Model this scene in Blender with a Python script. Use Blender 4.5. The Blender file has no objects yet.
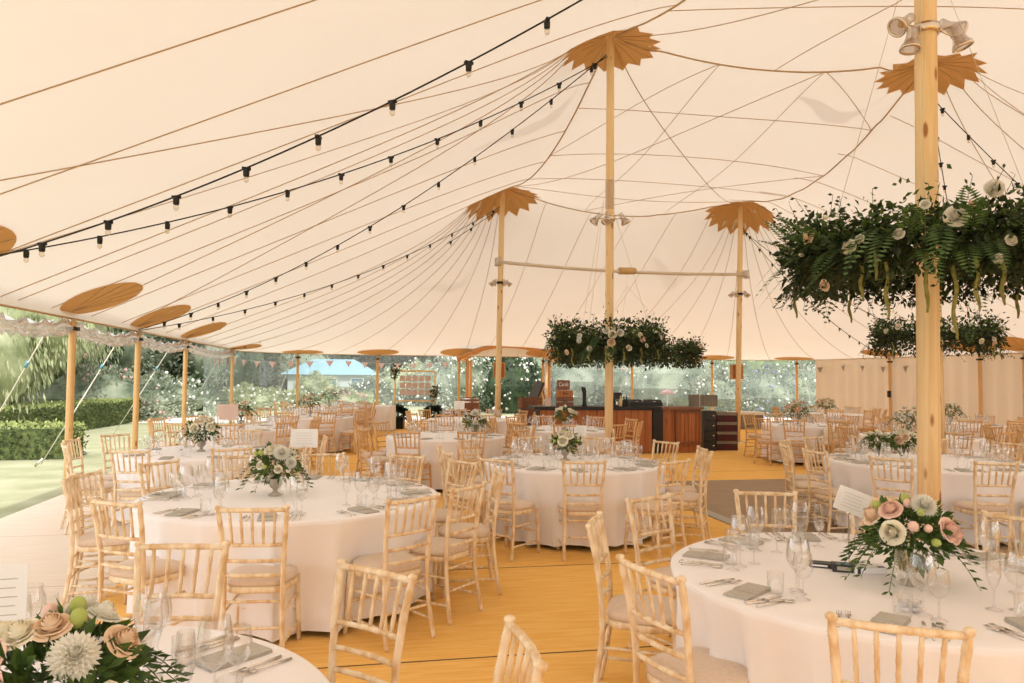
import bpy, math, random
import numpy as np
from mathutils import Vector, Matrix
random.seed(7)
rnd = random.random
def U(a, b): return a + (b - a) * rnd()
PI = math.pi
sc = bpy.context.scene
COL = sc.collection
# ------------------------------------------------------------------ camera (28-ish mm lens, eye height)
F = 740.0; CAMH = 1.69
TH = math.atan(35.5 / F); RO = math.radians(.5)
cd = bpy.data.cameras.new('camera'); cam = bpy.data.objects.new('camera', cd); COL.objects.link(cam)
cd.sensor_width = 36; cd.lens = F / 1024 * 36; cd.clip_end = 400; cd.clip_start = .05
cam.matrix_world = Matrix.Translation((0, 0, CAMH)) @ Matrix.Rotation(PI / 2 + TH, 4, 'X') @ Matrix.Rotation(RO, 4, 'Z')
sc.camera = cam
def ray(px, py):
    x = (px - 512) / F; y = -(py - 341.5) / F
    c, s = math.cos(RO), math.sin(RO); x, y = c * x - s * y, s * x + c * y
    return Vector((x, math.cos(TH) - y * math.sin(TH), y * math.cos(TH) + math.sin(TH)))
def at(px, py, z=0.0):
    r = ray(px, py); t = (z - CAMH) / r.z
    return Vector((r.x * t, r.y * t, z))
def atD(px, py, D):
    r = ray(px, py); t = D / r.y
    return Vector((r.x * t, D, CAMH + r.z * t))
# ------------------------------------------------------------------ tent frame (rotated about the vertical)
A = math.radians(11); CA, SA = math.cos(A), math.sin(A)
def uv(x, y): return x * CA + y * SA, -x * SA + y * CA
def xy(u, v): return u * CA - v * SA, u * SA + v * CA

# ------------------------------------------------------------------ materials
MATS = {}
def nt(name):
    m = bpy.data.materials.new(name); m.use_nodes = True
    n = m.node_tree; n.nodes.clear()
    o = n.nodes.new('ShaderNodeOutputMaterial'); MATS[name] = m
    return m, n, o
def pbr(name, col, rough=.6, col2=None, scale=8, stretch=(1, 1, 1), detail=4, bump=0, bscale=None, metal=0, spec=.4, ramp=(.35, .65), trans=0, coord='Object', sheen=0, kind='noise'):
    m, n, o = nt(name)
    b = n.nodes.new('ShaderNodeBsdfPrincipled')
    b.inputs['Base Color'].default_value = (*col, 1); b.inputs['Roughness'].default_value = rough
    b.inputs['Metallic'].default_value = metal; b.inputs['Specular IOR Level'].default_value = spec
    if sheen: b.inputs['Sheen Weight'].default_value = sheen
    tc = n.nodes.new('ShaderNodeTexCoord'); mp = n.nodes.new('ShaderNodeMapping'); mp.inputs['Scale'].default_value = stretch
    n.links.new(tc.outputs[coord], mp.inputs[0])
    if col2:
        t = n.nodes.new('ShaderNodeTexNoise'); t.inputs['Scale'].default_value = scale; t.inputs['Detail'].default_value = detail
        n.links.new(mp.outputs[0], t.inputs[0])
        r = n.nodes.new('ShaderNodeValToRGB'); r.color_ramp.elements[0].position = ramp[0]; r.color_ramp.elements[1].position = ramp[1]
        r.color_ramp.elements[0].color = (*col, 1); r.color_ramp.elements[1].color = (*col2, 1)
        n.links.new(t.outputs[0], r.inputs[0]); n.links.new(r.outputs[0], b.inputs['Base Color'])
    if bump:
        t2 = n.nodes.new('ShaderNodeTexNoise'); t2.inputs['Scale'].default_value = bscale or scale; t2.inputs['Detail'].default_value = 3
        n.links.new(mp.outputs[0], t2.inputs[0])
        bp = n.nodes.new('ShaderNodeBump'); bp.inputs['Strength'].default_value = bump; bp.inputs['Distance'].default_value = .01
        n.links.new(t2.outputs[0], bp.inputs['Height']); n.links.new(bp.outputs[0], b.inputs['Normal'])
    if trans:
        tr = n.nodes.new('ShaderNodeBsdfTranslucent'); mx = n.nodes.new('ShaderNodeMixShader'); mx.inputs[0].default_value = trans
        tr.inputs[0].default_value = (*col, 1)
        if col2: n.links.new(r.outputs[0], tr.inputs[0])
        n.links.new(b.outputs[0], mx.inputs[1]); n.links.new(tr.outputs[0], mx.inputs[2]); n.links.new(mx.outputs[0], o.inputs[0])
    else: n.links.new(b.outputs[0], o.inputs[0])
    return m
def fabric(name, dcol, tcol, t=.5, noise=0.0):
    m, n, o = nt(name)
    d = n.nodes.new('ShaderNodeBsdfDiffuse'); tr = n.nodes.new('ShaderNodeBsdfTranslucent'); mx = n.nodes.new('ShaderNodeMixShader')
    d.inputs[0].default_value = (*dcol, 1); tr.inputs[0].default_value = (*tcol, 1); mx.inputs[0].default_value = t
    if noise:
        tc = n.nodes.new('ShaderNodeTexCoord'); tx = n.nodes.new('ShaderNodeTexNoise'); tx.inputs['Scale'].default_value = .6; tx.inputs['Detail'].default_value = 5
        n.links.new(tc.outputs['Object'], tx.inputs[0])
        r = n.nodes.new('ShaderNodeValToRGB'); r.color_ramp.elements[0].position = .3; r.color_ramp.elements[1].position = .7
        r.color_ramp.elements[0].color = (tcol[0] * (1 - noise), tcol[1] * (1 - noise * 1.2), tcol[2] * (1 - noise * 1.5), 1); r.color_ramp.elements[1].color = (*tcol, 1)
        n.links.new(tx.outputs[0], r.inputs[0]); n.links.new(r.outputs[0], tr.inputs[0])
    n.links.new(d.outputs[0], mx.inputs[1]); n.links.new(tr.outputs[0], mx.inputs[2]); n.links.new(mx.outputs[0], o.inputs[0])
    return m
def glassy(name, tint=(.97, .97, .97), lo=.05, hi=.7, rough=.02, haze=0.0, hcol=(.9, .9, .9)):
    m, n, o = nt(name)
    t = n.nodes.new('ShaderNodeBsdfTransparent'); t.inputs[0].default_value = (*tint, 1)
    g = n.nodes.new('ShaderNodeBsdfGlossy'); g.inputs['Roughness'].default_value = rough
    lw = n.nodes.new('ShaderNodeLayerWeight'); lw.inputs[0].default_value = .35
    mr = n.nodes.new('ShaderNodeMapRange'); mr.inputs['To Min'].default_value = lo; mr.inputs['To Max'].default_value = hi
    n.links.new(lw.outputs['Facing'], mr.inputs[0])
    mx = n.nodes.new('ShaderNodeMixShader'); n.links.new(mr.outputs[0], mx.inputs[0])
    n.links.new(t.outputs[0], mx.inputs[1]); n.links.new(g.outputs[0], mx.inputs[2])
    last = mx
    if haze:
        d = n.nodes.new('ShaderNodeBsdfTranslucent'); d.inputs[0].default_value = (*hcol, 1)
        m2 = n.nodes.new('ShaderNodeMixShader'); m2.inputs[0].default_value = haze
        n.links.new(mx.outputs[0], m2.inputs[1]); n.links.new(d.outputs[0], m2.inputs[2]); last = m2
    n.links.new(last.outputs[0], o.inputs[0])
    return m
def wood(name, c1, c2, knot, scale=1.0, rough=.55):
    m, n, o = nt(name)
    b = n.nodes.new('ShaderNodeBsdfPrincipled'); b.inputs['Roughness'].default_value = rough
    tc = n.nodes.new('ShaderNodeTexCoord'); mp = n.nodes.new('ShaderNodeMapping'); mp.inputs['Scale'].default_value = (14 * scale, 14 * scale, .5 * scale)
    n.links.new(tc.outputs['Object'], mp.inputs[0])
    t = n.nodes.new('ShaderNodeTexNoise'); t.inputs['Scale'].default_value = 2; t.inputs['Detail'].default_value = 5; t.inputs['Distortion'].default_value = .6
    n.links.new(mp.outputs[0], t.inputs[0])
    r = n.nodes.new('ShaderNodeValToRGB'); r.color_ramp.elements[0].position = .3; r.color_ramp.elements[1].position = .7
    r.color_ramp.elements[0].color = (*c1, 1); r.color_ramp.elements[1].color = (*c2, 1); n.links.new(t.outputs[0], r.inputs[0])
    mp2 = n.nodes.new('ShaderNodeMapping'); mp2.inputs['Scale'].default_value = (5 * scale, 5 * scale, 1.6 * scale); n.links.new(tc.outputs['Object'], mp2.inputs[0])
    v = n.nodes.new('ShaderNodeTexVoronoi'); v.inputs['Scale'].default_value = 1.6; n.links.new(mp2.outputs[0], v.inputs[0])
    k = n.nodes.new('ShaderNodeValToRGB'); k.color_ramp.elements[0].position = .10; k.color_ramp.elements[1].position = .17
    k.color_ramp.elements[0].color = (*knot, 1); k.color_ramp.elements[1].color = (1, 1, 1, 1); n.links.new(v.outputs['Distance'], k.inputs[0])
    mu = n.nodes.new('ShaderNodeMixRGB'); mu.blend_type = 'MULTIPLY'; mu.inputs[0].default_value = 1
    n.links.new(r.outputs[0], mu.inputs[1]); n.links.new(k.outputs[0], mu.inputs[2]); n.links.new(mu.outputs[0], b.inputs['Base Color'])
    n.links.new(b.outputs[0], o.inputs[0])
    return m
fabric('canvas', (.84, .775, .70), (.56, .50, .425), .36, .04)
fabric('patch', (.62, .36, .14), (.70, .40, .15), .35)
fabric('seam', (.66, .46, .25), (.5, .34, .18), .25)
fabric('wallcloth', (.72, .56, .42), (.52, .39, .28), .35, .06)
wood('polewood', (.76, .52, .25), (.90, .68, .40), (.45, .25, .12))
wood('eavewood', (.62, .36, .13), (.76, .48, .21), (.5, .3, .15))
wood('archwood', (.55, .25, .07), (.68, .35, .12), (.6, .4, .3))
wood('barwood', (.27, .08, .02), (.46, .17, .05), (.7, .5, .4), .6)
wood('cratewood', (.16, .06, .03), (.26, .10, .05), (.6, .5, .4))
pbr('limewash', (.68, .44, .22), .55, (.90, .74, .53), 22, (1, 1, .35), 5, bump=.1, ramp=(.35, .6))
pbr('limewash_warmlit', (.62, .34, .13), .55, (.80, .55, .31), 16, (1, 1, .35), 5, ramp=(.35, .65))  # copy of limewash for rear chairs, orange light put into the colour
pbr('pad', (.68, .52, .40), .9, (.74, .59, .46), 60, bump=.15, bscale=300, sheen=.2)
pbr('cloth', (.91, .87, .88), .85, (.94, .90, .91), 3, bump=.08, bscale=8, sheen=.1)
pbr('drape', (.82, .72, .60), .9)
pbr('napkin', (.46, .42, .37), .9, (.54, .50, .44), 90, bump=.1, bscale=200)
pbr('card', (.86, .84, .83), .7)
pbr('ink', (.25, .22, .22), .7)
pbr('pinkcard', (.70, .50, .42), .8)
pbr('steel', (.75, .70, .64), .22, metal=1)
pbr('chrome', (.75, .66, .56), .2, metal=1)
pbr('stone', (.36, .31, .25), .85, (.50, .44, .37), 18, bump=.4)
pbr('black', (.012, .012, .012), .45)
pbr('charcoal', (.035, .034, .034), .5)
pbr('darkgreen', (.012, .022, .010), .6)
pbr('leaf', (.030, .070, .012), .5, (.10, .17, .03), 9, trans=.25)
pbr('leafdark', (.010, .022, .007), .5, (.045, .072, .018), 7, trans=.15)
pbr('fern', (.05, .11, .03), .5, (.11, .20, .06), 7, trans=.25)
pbr('tassel', (.22, .21, .05), .8, (.34, .31, .09), 30, trans=.2)
pbr('rosecream', (.90, .82, .62), .7, (.93, .88, .74), 20, trans=.12)
pbr('rosepink', (.88, .55, .45), .7, (.92, .68, .58), 20, trans=.12)
pbr('rosepeach', (.88, .62, .42), .7, (.92, .74, .56), 20, trans=.12)
pbr('white_petal', (.90, .88, .80), .7, trans=.3)
pbr('lime_bud', (.50, .58, .16), .7, trans=.2)
pbr('treeleaf', (.06, .10, .030), .6, (.22, .28, .10), 1.2, trans=.3)
pbr('treelight', (.20, .24, .10), .6, (.52, .55, .33), 1.5, trans=.35)
pbr('treegrey', (.11, .15, .09), .6, (.38, .42, .30), 1.2, trans=.3)
pbr('treedark', (.015, .030, .012), .6, (.07, .11, .045), 1.2, trans=.2)
pbr('bark', (.10, .07, .045), .9, (.18, .13, .09), 12)
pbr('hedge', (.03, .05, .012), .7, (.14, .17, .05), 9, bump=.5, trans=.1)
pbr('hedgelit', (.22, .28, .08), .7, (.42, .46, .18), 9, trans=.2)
pbr('lawn', (.27, .275, .15), .9, (.38, .375, .24), 1.3, detail=8, bump=.4, bscale=60, coord='Object')
pbr('gravel', (.72, .66, .58), .9, (.80, .75, .68), 30, bump=.3)
pbr('shade_turf', (.10, .15, .07), .95, (.16, .21, .11), 8, bump=.4, bscale=60)
pbr('bloomwhite', (.85, .84, .78), .8, trans=.3)
pbr('bloompink', (.75, .42, .42), .8, trans=.3)
pbr('bloomviolet', (.32, .28, .62), .8, trans=.3)
pbr('rooftile', (.15, .27, .31), .7, (.20, .33, .38), 6)
pbr('render', (.42, .46, .45), .9)
pbr('whitepaint', (.8, .8, .78), .6)
pbr('maroon', (.09, .012, .016), .6)
pbr('greycrate', (.20, .17, .13), .7, (.26, .22, .17), 5)
pbr('rope', (.62, .55, .42), .9)
pbr('guyrope', (.62, .58, .50), .9)
pbr('bluestrap', (.12, .32, .40), .7)
pbr('stretch_bar', (.72, .62, .50), .6)
pbr('gold', (.72, .46, .16), .35, metal=.6)
pbr('pinkbunting', (.80, .52, .46), .8, trans=.3)
pbr('greybunting', (.45, .40, .36), .8, trans=.3)
pbr('bluebox', (.10, .20, .28), .5)
pbr('floorwood', (.28, .18, .105), .6, (.38, .26, .16), 3, (1, 12, 1), bump=.05)
pbr('floortrim', (.42, .38, .33), .6)
glassy('bulbglass', (.95, .90, .82), .08, .7)
pbr('warmclear', (.80, .62, .40), .25, trans=.5)
pbr('mint', (.55, .72, .70), .7)
pbr('yellow', (.80, .78, .30), .7)
glassy('glass', (.985, .98, .975), .06, .85)
glassy('clearwall', (.93, .96, .96), .04, .35, .08, .10, (.9, .95, .97))
glassy('rolledclear', (.86, .83, .80), .12, .8, .12, .16, (.88, .74, .66))
# jute matting: woven rows with dark joints every two metres, and a paler copy with lawn-side daylight in its colour
def matting(name, c1, c2, joint, jw):
    m, n, o = nt(name)
    b = n.nodes.new('ShaderNodeBsdfPrincipled'); b.inputs['Roughness'].default_value = .95; b.inputs['Specular IOR Level'].default_value = .1
    tc = n.nodes.new('ShaderNodeTexCoord'); mp = n.nodes.new('ShaderNodeMapping'); mp.inputs['Rotation'].default_value = (0, 0, -A)
    n.links.new(tc.outputs['Object'], mp.inputs[0])
    t = n.nodes.new('ShaderNodeTexNoise'); t.inputs['Scale'].default_value = 3; t.inputs['Detail'].default_value = 8
    mp3 = n.nodes.new('ShaderNodeMapping'); mp3.inputs['Scale'].default_value = (1, 9, 1); n.links.new(mp.outputs[0], mp3.inputs[0]); n.links.new(mp3.outputs[0], t.inputs[0])
    r = n.nodes.new('ShaderNodeValToRGB'); r.color_ramp.elements[0].position = .3; r.color_ramp.elements[1].position = .7
    r.color_ramp.elements[0].color = (*c1, 1); r.color_ramp.elements[1].color = (*c2, 1); n.links.new(t.outputs[0], r.inputs[0])
    sx = n.nodes.new('ShaderNodeSeparateXYZ'); n.links.new(mp.outputs[0], sx.inputs[0])
    mod = n.nodes.new('ShaderNodeMath'); mod.operation = 'PINGPONG'; mod.inputs[1].default_value = 1.02
    add = n.nodes.new('ShaderNodeMath'); add.operation = 'ADD'; add.inputs[1].default_value = JOINT_OFF
    nz = n.nodes.new('ShaderNodeTexNoise'); nz.inputs['Scale'].default_value = 1.5; n.links.new(mp.outputs[0], nz.inputs[0])
    nm = n.nodes.new('ShaderNodeMath'); nm.operation = 'MULTIPLY_ADD'; nm.inputs[1].default_value = .03
    n.links.new(nz.outputs[0], nm.inputs[0]); n.links.new(sx.outputs['Y'], nm.inputs[2])
    n.links.new(nm.outputs[0], add.inputs[0]); n.links.new(add.outputs[0], mod.inputs[0])
    lt = n.nodes.new('ShaderNodeMath'); lt.operation = 'LESS_THAN'; lt.inputs[1].default_value = jw; n.links.new(mod.outputs[0], lt.inputs[0])
    mx = n.nodes.new('ShaderNodeMixRGB'); mx.inputs[2].default_value = (*joint, 1)
    n.links.new(lt.outputs[0], mx.inputs[0]); n.links.new(r.outputs[0], mx.inputs[1]); n.links.new(mx.outputs[0], b.inputs['Base Color'])
    w = n.nodes.new('ShaderNodeTexWave'); w.bands_direction = 'Y'; w.inputs['Scale'].default_value = 14; w.inputs['Distortion'].default_value = 2; n.links.new(mp.outputs[0], w.inputs[0])
    bp = n.nodes.new('ShaderNodeBump'); bp.inputs['Strength'].default_value = .35; bp.inputs['Distance'].default_value = .01
    n.links.new(w.outputs[0], bp.inputs['Height']); n.links.new(bp.outputs[0], b.inputs['Normal'])
    n.links.new(b.outputs[0], o.inputs[0])
JOINT_OFF = 1.04 - (6.55 % 2.04) + 1.0
matting('jute', (.88, .47, .11), (.97, .60, .20), (.16, .09, .05), .009)
matting('daylit_jute', (.74, .62, .50), (.82, .71, .60), (.45, .33, .25), .006)

# ------------------------------------------------------------------ mesh builder
class M:
    def __init__(s): s.v = []; s.f = []; s.m = []; s.cm = 0
    def add(s, vs, fs):
        o = len(s.v); s.v += [tuple(p) for p in vs]
        for f in fs: s.f.append(tuple(i + o for i in f)); s.m.append(s.cm)
        return s
    def xf(s, mat):
        s.v = [tuple(mat @ Vector(p)) for p in s.v]; return s
    def box(s, c, d, rz=0, taper=1.0):
        hx, hy, hz = d[0] / 2, d[1] / 2, d[2] / 2; vs = []
        for z, k in ((-hz, 1), (hz, taper)):
            for x, y in ((-hx, -hy), (hx, -hy), (hx, hy), (-hx, hy)):
                x *= k; y *= k
                vs.append((c[0] + x * math.cos(rz) - y * math.sin(rz), c[1] + x * math.sin(rz) + y * math.cos(rz), c[2] + z))
        return s.add(vs, [(3, 2, 1, 0), (4, 5, 6, 7), (0, 1, 5, 4), (1, 2, 6, 5), (2, 3, 7, 6), (3, 0, 4, 7)])
    def tube(s, pts, r, n=8, cap=True):
        P = [Vector(p) for p in pts]; R = r if isinstance(r, (list, tuple)) else [r] * len(P)
        vs = []; fs = []; prev = None
        for i, p in enumerate(P):
            t = (P[min(i + 1, len(P) - 1)] - P[max(i - 1, 0)])
            if t.length < 1e-9: t = Vector((0, 0, 1))
            t.normalize()
            if prev is None:
                a = Vector((1, 0, 0)) if abs(t.x) < .8 else Vector((0, 1, 0))
                prev = t.cross(a).normalized()
            else:
                prev = (prev - t * prev.dot(t)).normalized()
            b = t.cross(prev)
            for k in range(n):
                a = 2 * PI * k / n
                vs.append(p + (prev * math.cos(a) + b * math.sin(a)) * R[i])
        for i in range(len(P) - 1):
            for k in range(n):
                k2 = (k + 1) % n
                fs.append((i * n + k, i * n + k2, (i + 1) * n + k2, (i + 1) * n + k))
        if cap: fs.append(tuple(range(n - 1, -1, -1))); fs.append(tuple((len(P) - 1) * n + k for k in range(n)))
        return s.add(vs, fs)
    def lathe(s, prof, n=16, c=(0, 0, 0), cap=True):
        vs = []; fs = []
        for r, z in prof:
            for k in range(n):
                a = 2 * PI * k / n; vs.append((c[0] + r * math.cos(a), c[1] + r * math.sin(a), c[2] + z))
        L = len(prof)
        for i in range(L - 1):
            for k in range(n):
                k2 = (k + 1) % n; fs.append((i * n + k, i * n + k2, (i + 1) * n + k2, (i + 1) * n + k))
        if cap:
            fs.append(tuple(range(n - 1, -1, -1))); fs.append(tuple((L - 1) * n + k for k in range(n)))
        return s.add(vs, fs)
    def ball(s, c, r, n=8, m=6, sz=(1, 1, 1)):
        vs = [(c[0], c[1], c[2] - r * sz[2])]; fs = []
        for i in range(1, m):
            a = PI * i / m - PI / 2
            for k in range(n):
                b = 2 * PI * k / n
                vs.append((c[0] + r * sz[0] * math.cos(a) * math.cos(b), c[1] + r * sz[1] * math.cos(a) * math.sin(b), c[2] + r * sz[2] * math.sin(a)))
        vs.append((c[0], c[1], c[2] + r * sz[2])); T = len(vs) - 1
        for k in range(n):
            k2 = (k + 1) % n
            fs.append((0, 1 + k2, 1 + k)); fs.append((T, 1 + (m - 2) * n + k, 1 + (m - 2) * n + k2))
            for i in range(m - 2): fs.append((1 + i * n + k, 1 + i * n + k2, 1 + (i + 1) * n + k2, 1 + (i + 1) * n + k))
        return s.add(vs, fs)
    def leaf(s, p, d, w, l, up=None, fold=.15):
        d = d.normalized(); up = up or Vector((U(-1, 1), U(-1, 1), U(-.3, 1)))
        sd = d.cross(up)
        if sd.length < 1e-4: sd = Vector((1, 0, 0))
        sd.normalize(); nn = sd.cross(d)
        return s.add([p, p + d * l * .5 + sd * w / 2 + nn * w * fold, p + d * l, p + d * l * .5 - sd * w / 2 + nn * w * fold], [(0, 1, 2), (0, 2, 3)])
    def mesh(s, name, mats, smooth=True):
        me = bpy.data.meshes.new(name); me.from_pydata(s.v, [], s.f); me.update()
        for m in (mats if isinstance(mats, (list, tuple)) else [mats]): me.materials.append(MATS[m])
        if any(s.m): me.polygons.foreach_set('material_index', s.m)
        if smooth: me.polygons.foreach_set('use_smooth', [True] * len(me.polygons))
        return me
def ob(name, me, parent=None, loc=None, rz=None, mats=None, smooth=True):
    if isinstance(me, M): me = me.mesh(name, mats, smooth)
    o = bpy.data.objects.new(name, me); COL.objects.link(o)
    if parent: o.parent = parent
    if loc is not None: o.location = loc
    if rz is not None: o.rotation_euler = (0, 0, rz)
    return o
def tag(o, label, cat, group=None, kind=None):
    o['label'] = label; o['category'] = cat
    if group: o['group'] = group
    if kind: o['kind'] = kind
    return o
def thing(name, label, cat, loc=(0, 0, 0), rz=0, group=None):
    o = ob(name, None, None, loc, rz); o.empty_display_size = .1
    return tag(o, label, cat, group)
def struct(name, me, mats, smooth=False):
    o = ob(name, me, mats=mats, smooth=smooth); o['kind'] = 'structure'; return o
def copy_tree(o, parent=None):
    c = o.copy(); COL.objects.link(c)
    if parent: c.parent = parent
    for ch in o.children: copy_tree(ch, c)
    return c
def bamboo(mb, p0, p1, r, knots, n=8, bow=None, bump=1.14):
    p0 = Vector(p0); p1 = Vector(p1); pts = []; R = []; L = (p1 - p0).length
    ts = [(0, r * .95)]
    for k in range(1, knots + 1):
        t = k / (knots + 1); e = .005 / L
        ts += [(t - 2 * e, r), (t - e, r * bump), (t, r * 1.02), (t + e, r * bump), (t + 2 * e, r)]
    ts.append((1, r * .95))
    for t, rr in ts:
        p = p0.lerp(p1, t)
        if bow: p = p + Vector(bow) * (4 * t * (1 - t))
        pts.append(p); R.append(rr)
    mb.tube(pts, R, n); return mb

# ------------------------------------------------------------------ chiavari chair: origin on the floor under the seat centre, faces +Y
def post_path(sx):
    return [(sx * .185, -.245, 0), (sx * .177, -.215, .15), (sx * .168, -.192, .32), (sx * .166, -.188, .45), (sx * .172, -.198, .60), (sx * .182, -.222, .76), (sx * .196, -.258, .92)]
def post_at(sx, z):
    P = post_path(sx)
    for a, b in zip(P, P[1:]):
        if a[2] <= z <= b[2]:
            t = (z - a[2]) / (b[2] - a[2]); return Vector(a).lerp(Vector(b), t)
    return Vector(P[-1])
def chair_meshes():
    d = {}
    for sx, nm in ((-1, 'rl'), (1, 'rr')):
        P = []; R = []
        zs = [0, .02]
        for k in (.10, .25, .36, .52, .60, .69, .77, .86): zs += [k - .014, k - .007, k, k + .007, k + .014]
        zs += [.905, .915, .925, .932]
        for z in zs:
            P.append(post_at(sx, min(z, .92)) + Vector((0, 0, max(0, z - .92))))
            r = .0155 if z > .4 else .0145
            for k in (.10, .25, .36, .52, .60, .69, .77, .86):
                if abs(abs(z - k) - .007) < .002: r *= 1.12
            if z == 0: r = .012
            if z >= .905: r = {.905: .012, .915: .019, .925: .019, .932: .010}[z]
            R.append(r)
        d[nm] = M().tube(P, R, 8)
        m = M(); bamboo(m, (sx * .195, .20, 0), (sx * .180, .180, .425), .0155, 3); d['f' + nm[1]] = m
    def rail(z, r, knots, n=8):
        m = M(); bamboo(m, post_at(-1, z), post_at(1, z), r, knots, n, (0, -.018, 0)); return m
    d['top'] = rail(.905, .0135, 6)
    d['r1'] = rail(.695, .0115, 4); d['r2'] = rail(.60, .0115, 4); d['r3'] = rail(.515, .0115, 4)
    d['sp'] = []
    for k in range(5):
        t = (k + 1) / 6
        def q(z):
            return post_at(-1, z).lerp(post_at(1, z), t) + Vector((0, -.018 * 4 * t * (1 - t), 0))
        m = M(); bamboo(m, q(.70), q(.90), .0085, 3, 6, None, 1.22); d['sp'].append(m)
    d['st'] = []
    for z in (.12, .30):
        for sx in (-1, 1):
            a = post_at(sx, z); b = Vector((sx * (.195 - .015 * z / .425), .20 - .02 * z / .425, z)); m = M(); bamboo(m, a, b, .009, 2, 6); d['st'].append(m)
    m = M(); bamboo(m, post_at(-1, .21), post_at(1, .21), .009, 3, 6); d['st'].append(m)
    m = M(); bamboo(m, (-.187, .19, .21), (.187, .19, .21), .009, 3, 6); d['st'].append(m)
    m = M(); bamboo(m, post_at(-1, .36), post_at(1, .36), .009, 3, 6); d['st'].append(m)
    # seat frame and pad: rounded trapezoid outline
    def outline(k, n=36):
        o = []
        for i in range(n):
            a = 2 * PI * i / n; c, s_ = math.cos(a), math.sin(a)
            e = .55 if s_ < 0 else .72
            x = math.copysign(abs(c) ** e, c) * (.188 if s_ < 0 else .205) * k; y = math.copysign(abs(s_) ** e, s_) * (.185 if s_ < 0 else .215) * k
            o.append((x, y + .005))
        return o
    def slab(levels):
        m = M(); n = 36; vs = []; fs = []
        for k, z in levels: vs += [(x, y, z) for x, y in outline(k, n)]
        for i in range(len(levels) - 1):
            for j in range(n): fs.append((i * n + j, i * n + (j + 1) % n, (i + 1) * n + (j + 1) % n, (i + 1) * n + j))
        fs.append(tuple(range(n - 1, -1, -1))); fs.append(tuple((len(levels) - 1) * n + j for j in range(n)))
        return m.add(vs, fs)
    d['frame'] = slab([(.95, .40), (1.0, .405), (1.0, .435), (.96, .44)])
    d['pad'] = slab([(.93, .438), (1.0, .447), (1.015, .462), (.985, .478), (.90, .489), (.65, .496), (.3, .499), (.05, .50)])
    return d
CM = chair_meshes()
def join(ms):
    r = M()
    for m in ms: r.add(m.v, m.f)
    return r
def make_chair(full, wood_m):
    root = ob('chiavari_chair', None); root.empty_display_size = .1
    ob('seat_pad', CM['pad'], root, mats='pad'); ob('seat_frame', CM['frame'], root, mats=wood_m)
    if full:
        for k in ('rl', 'rr'): ob('rear_post', CM[k], root, mats=wood_m)
        for k in ('fl', 'fr'): ob('front_leg', CM[k], root, mats=wood_m)
        ob('top_rail', CM['top'], root, mats=wood_m)
        for k in ('r1', 'r2', 'r3'): ob('back_rail', CM[k], root, mats=wood_m)
        for m in CM['sp']: ob('spindle', m, root, mats=wood_m)
        for m in CM['st']: ob('stretcher', m, root, mats=wood_m)
    else:
        for k in ('rl', 'rr'): ob('rear_post', CM[k], root, mats=wood_m)
        for k in ('fl', 'fr'): ob('front_leg', CM[k], root, mats=wood_m)
        ob('back_rails', join([CM['top'], CM['r1'], CM['r2'], CM['r3']]), root, mats=wood_m)
        ob('spindles', join(CM['sp']), root, mats=wood_m)
        ob('stretchers', join(CM['st']), root, mats=wood_m)
    return root
PROTO = {}
def chair(x, y, rz, label, group, full=True, wood_m='limewash'):
    k = (full, wood_m)
    if k not in PROTO: PROTO[k] = make_chair(full, wood_m); o = PROTO[k]
    else: o = copy_tree(PROTO[k])
    o.location = (x, y, 0); o.rotation_euler = (0, 0, rz); tag(o, label, 'chair', group)
    return o
# ------------------------------------------------------------------ tableware (origins on the table top)
def lat(name, prof, n=14, mats='glass'):
    return M().lathe(prof, n, cap=False).mesh(name, mats)
WARE = {
    'wine_glass': [lat('wine_bowl', [(.008, .095), (.032, .112), (.048, .14), (.051, .165), (.046, .205), (.039, .240)]), lat('wine_stem', [(.036, 0.001), (.036, .003), (.008, .010), (.0038, .03), (.0035, .085), (.008, .096)], 10)],
    'small_wine_glass': [lat('sw_bowl', [(.006, .085), (.027, .10), (.039, .125), (.041, .148), (.035, .195)]), lat('sw_stem', [(.032, .001), (.032, .003), (.007, .010), (.0035, .03), (.0035, .075), (.006, .086)], 10)],
    'champagne_flute': [lat('fl_bowl', [(.005, .085), (.018, .105), (.027, .14), (.027, .18), (.022, .235)]), lat('fl_stem', [(.032, .001), (.032, .003), (.006, .010), (.0032, .03), (.0032, .07), (.005, .086)], 10)],
    'tumbler': [lat('tumbler', [(.0, .003), (.03, .002), (.033, .01), (.036, .09)])],
}
def glass(kind, p, label, group, parts=True):
    if parts and len(WARE[kind]) > 1:
        t = thing(kind, label, 'glass', p, 0, group); ob('bowl', WARE[kind][0], t); ob('stem', WARE[kind][1], t)
    else:
        if len(WARE[kind]) > 1:
            if kind + '_far' not in WARE:
                a, b = {'wine_glass': ([(.034, .001), (.004, .01), (.004, .08), (.03, .10), (.044, .15), (.034, .215)], 8), 'champagne_flute': ([(.03, .001), (.004, .01), (.004, .08), (.02, .105), (.027, .16), (.022, .235)], 8), 'small_wine_glass': ([(.03, .001), (.004, .01), (.004, .08), (.024, .10), (.035, .14), (.031, .18)], 8)}[kind]
                WARE[kind + '_far'] = lat(kind, a, b)
            me = WARE[kind + '_far']
        else: me = WARE[kind][0]
        t = tag(ob(kind, me, None, p), label, 'glass', group)
    return t
def flat_mesh(name, outline, z0, z1, mats):
    n = len(outline); vs = [(x, y, z0) for x, y in outline] + [(x, y, z1) for x, y in outline]
    fs = [tuple(range(n - 1, -1, -1)), tuple(range(n, 2 * n))] + [(i, (i + 1) % n, n + (i + 1) % n, n + i) for i in range(n)]
    return M().add(vs, fs).mesh(name, mats, False)
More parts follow.
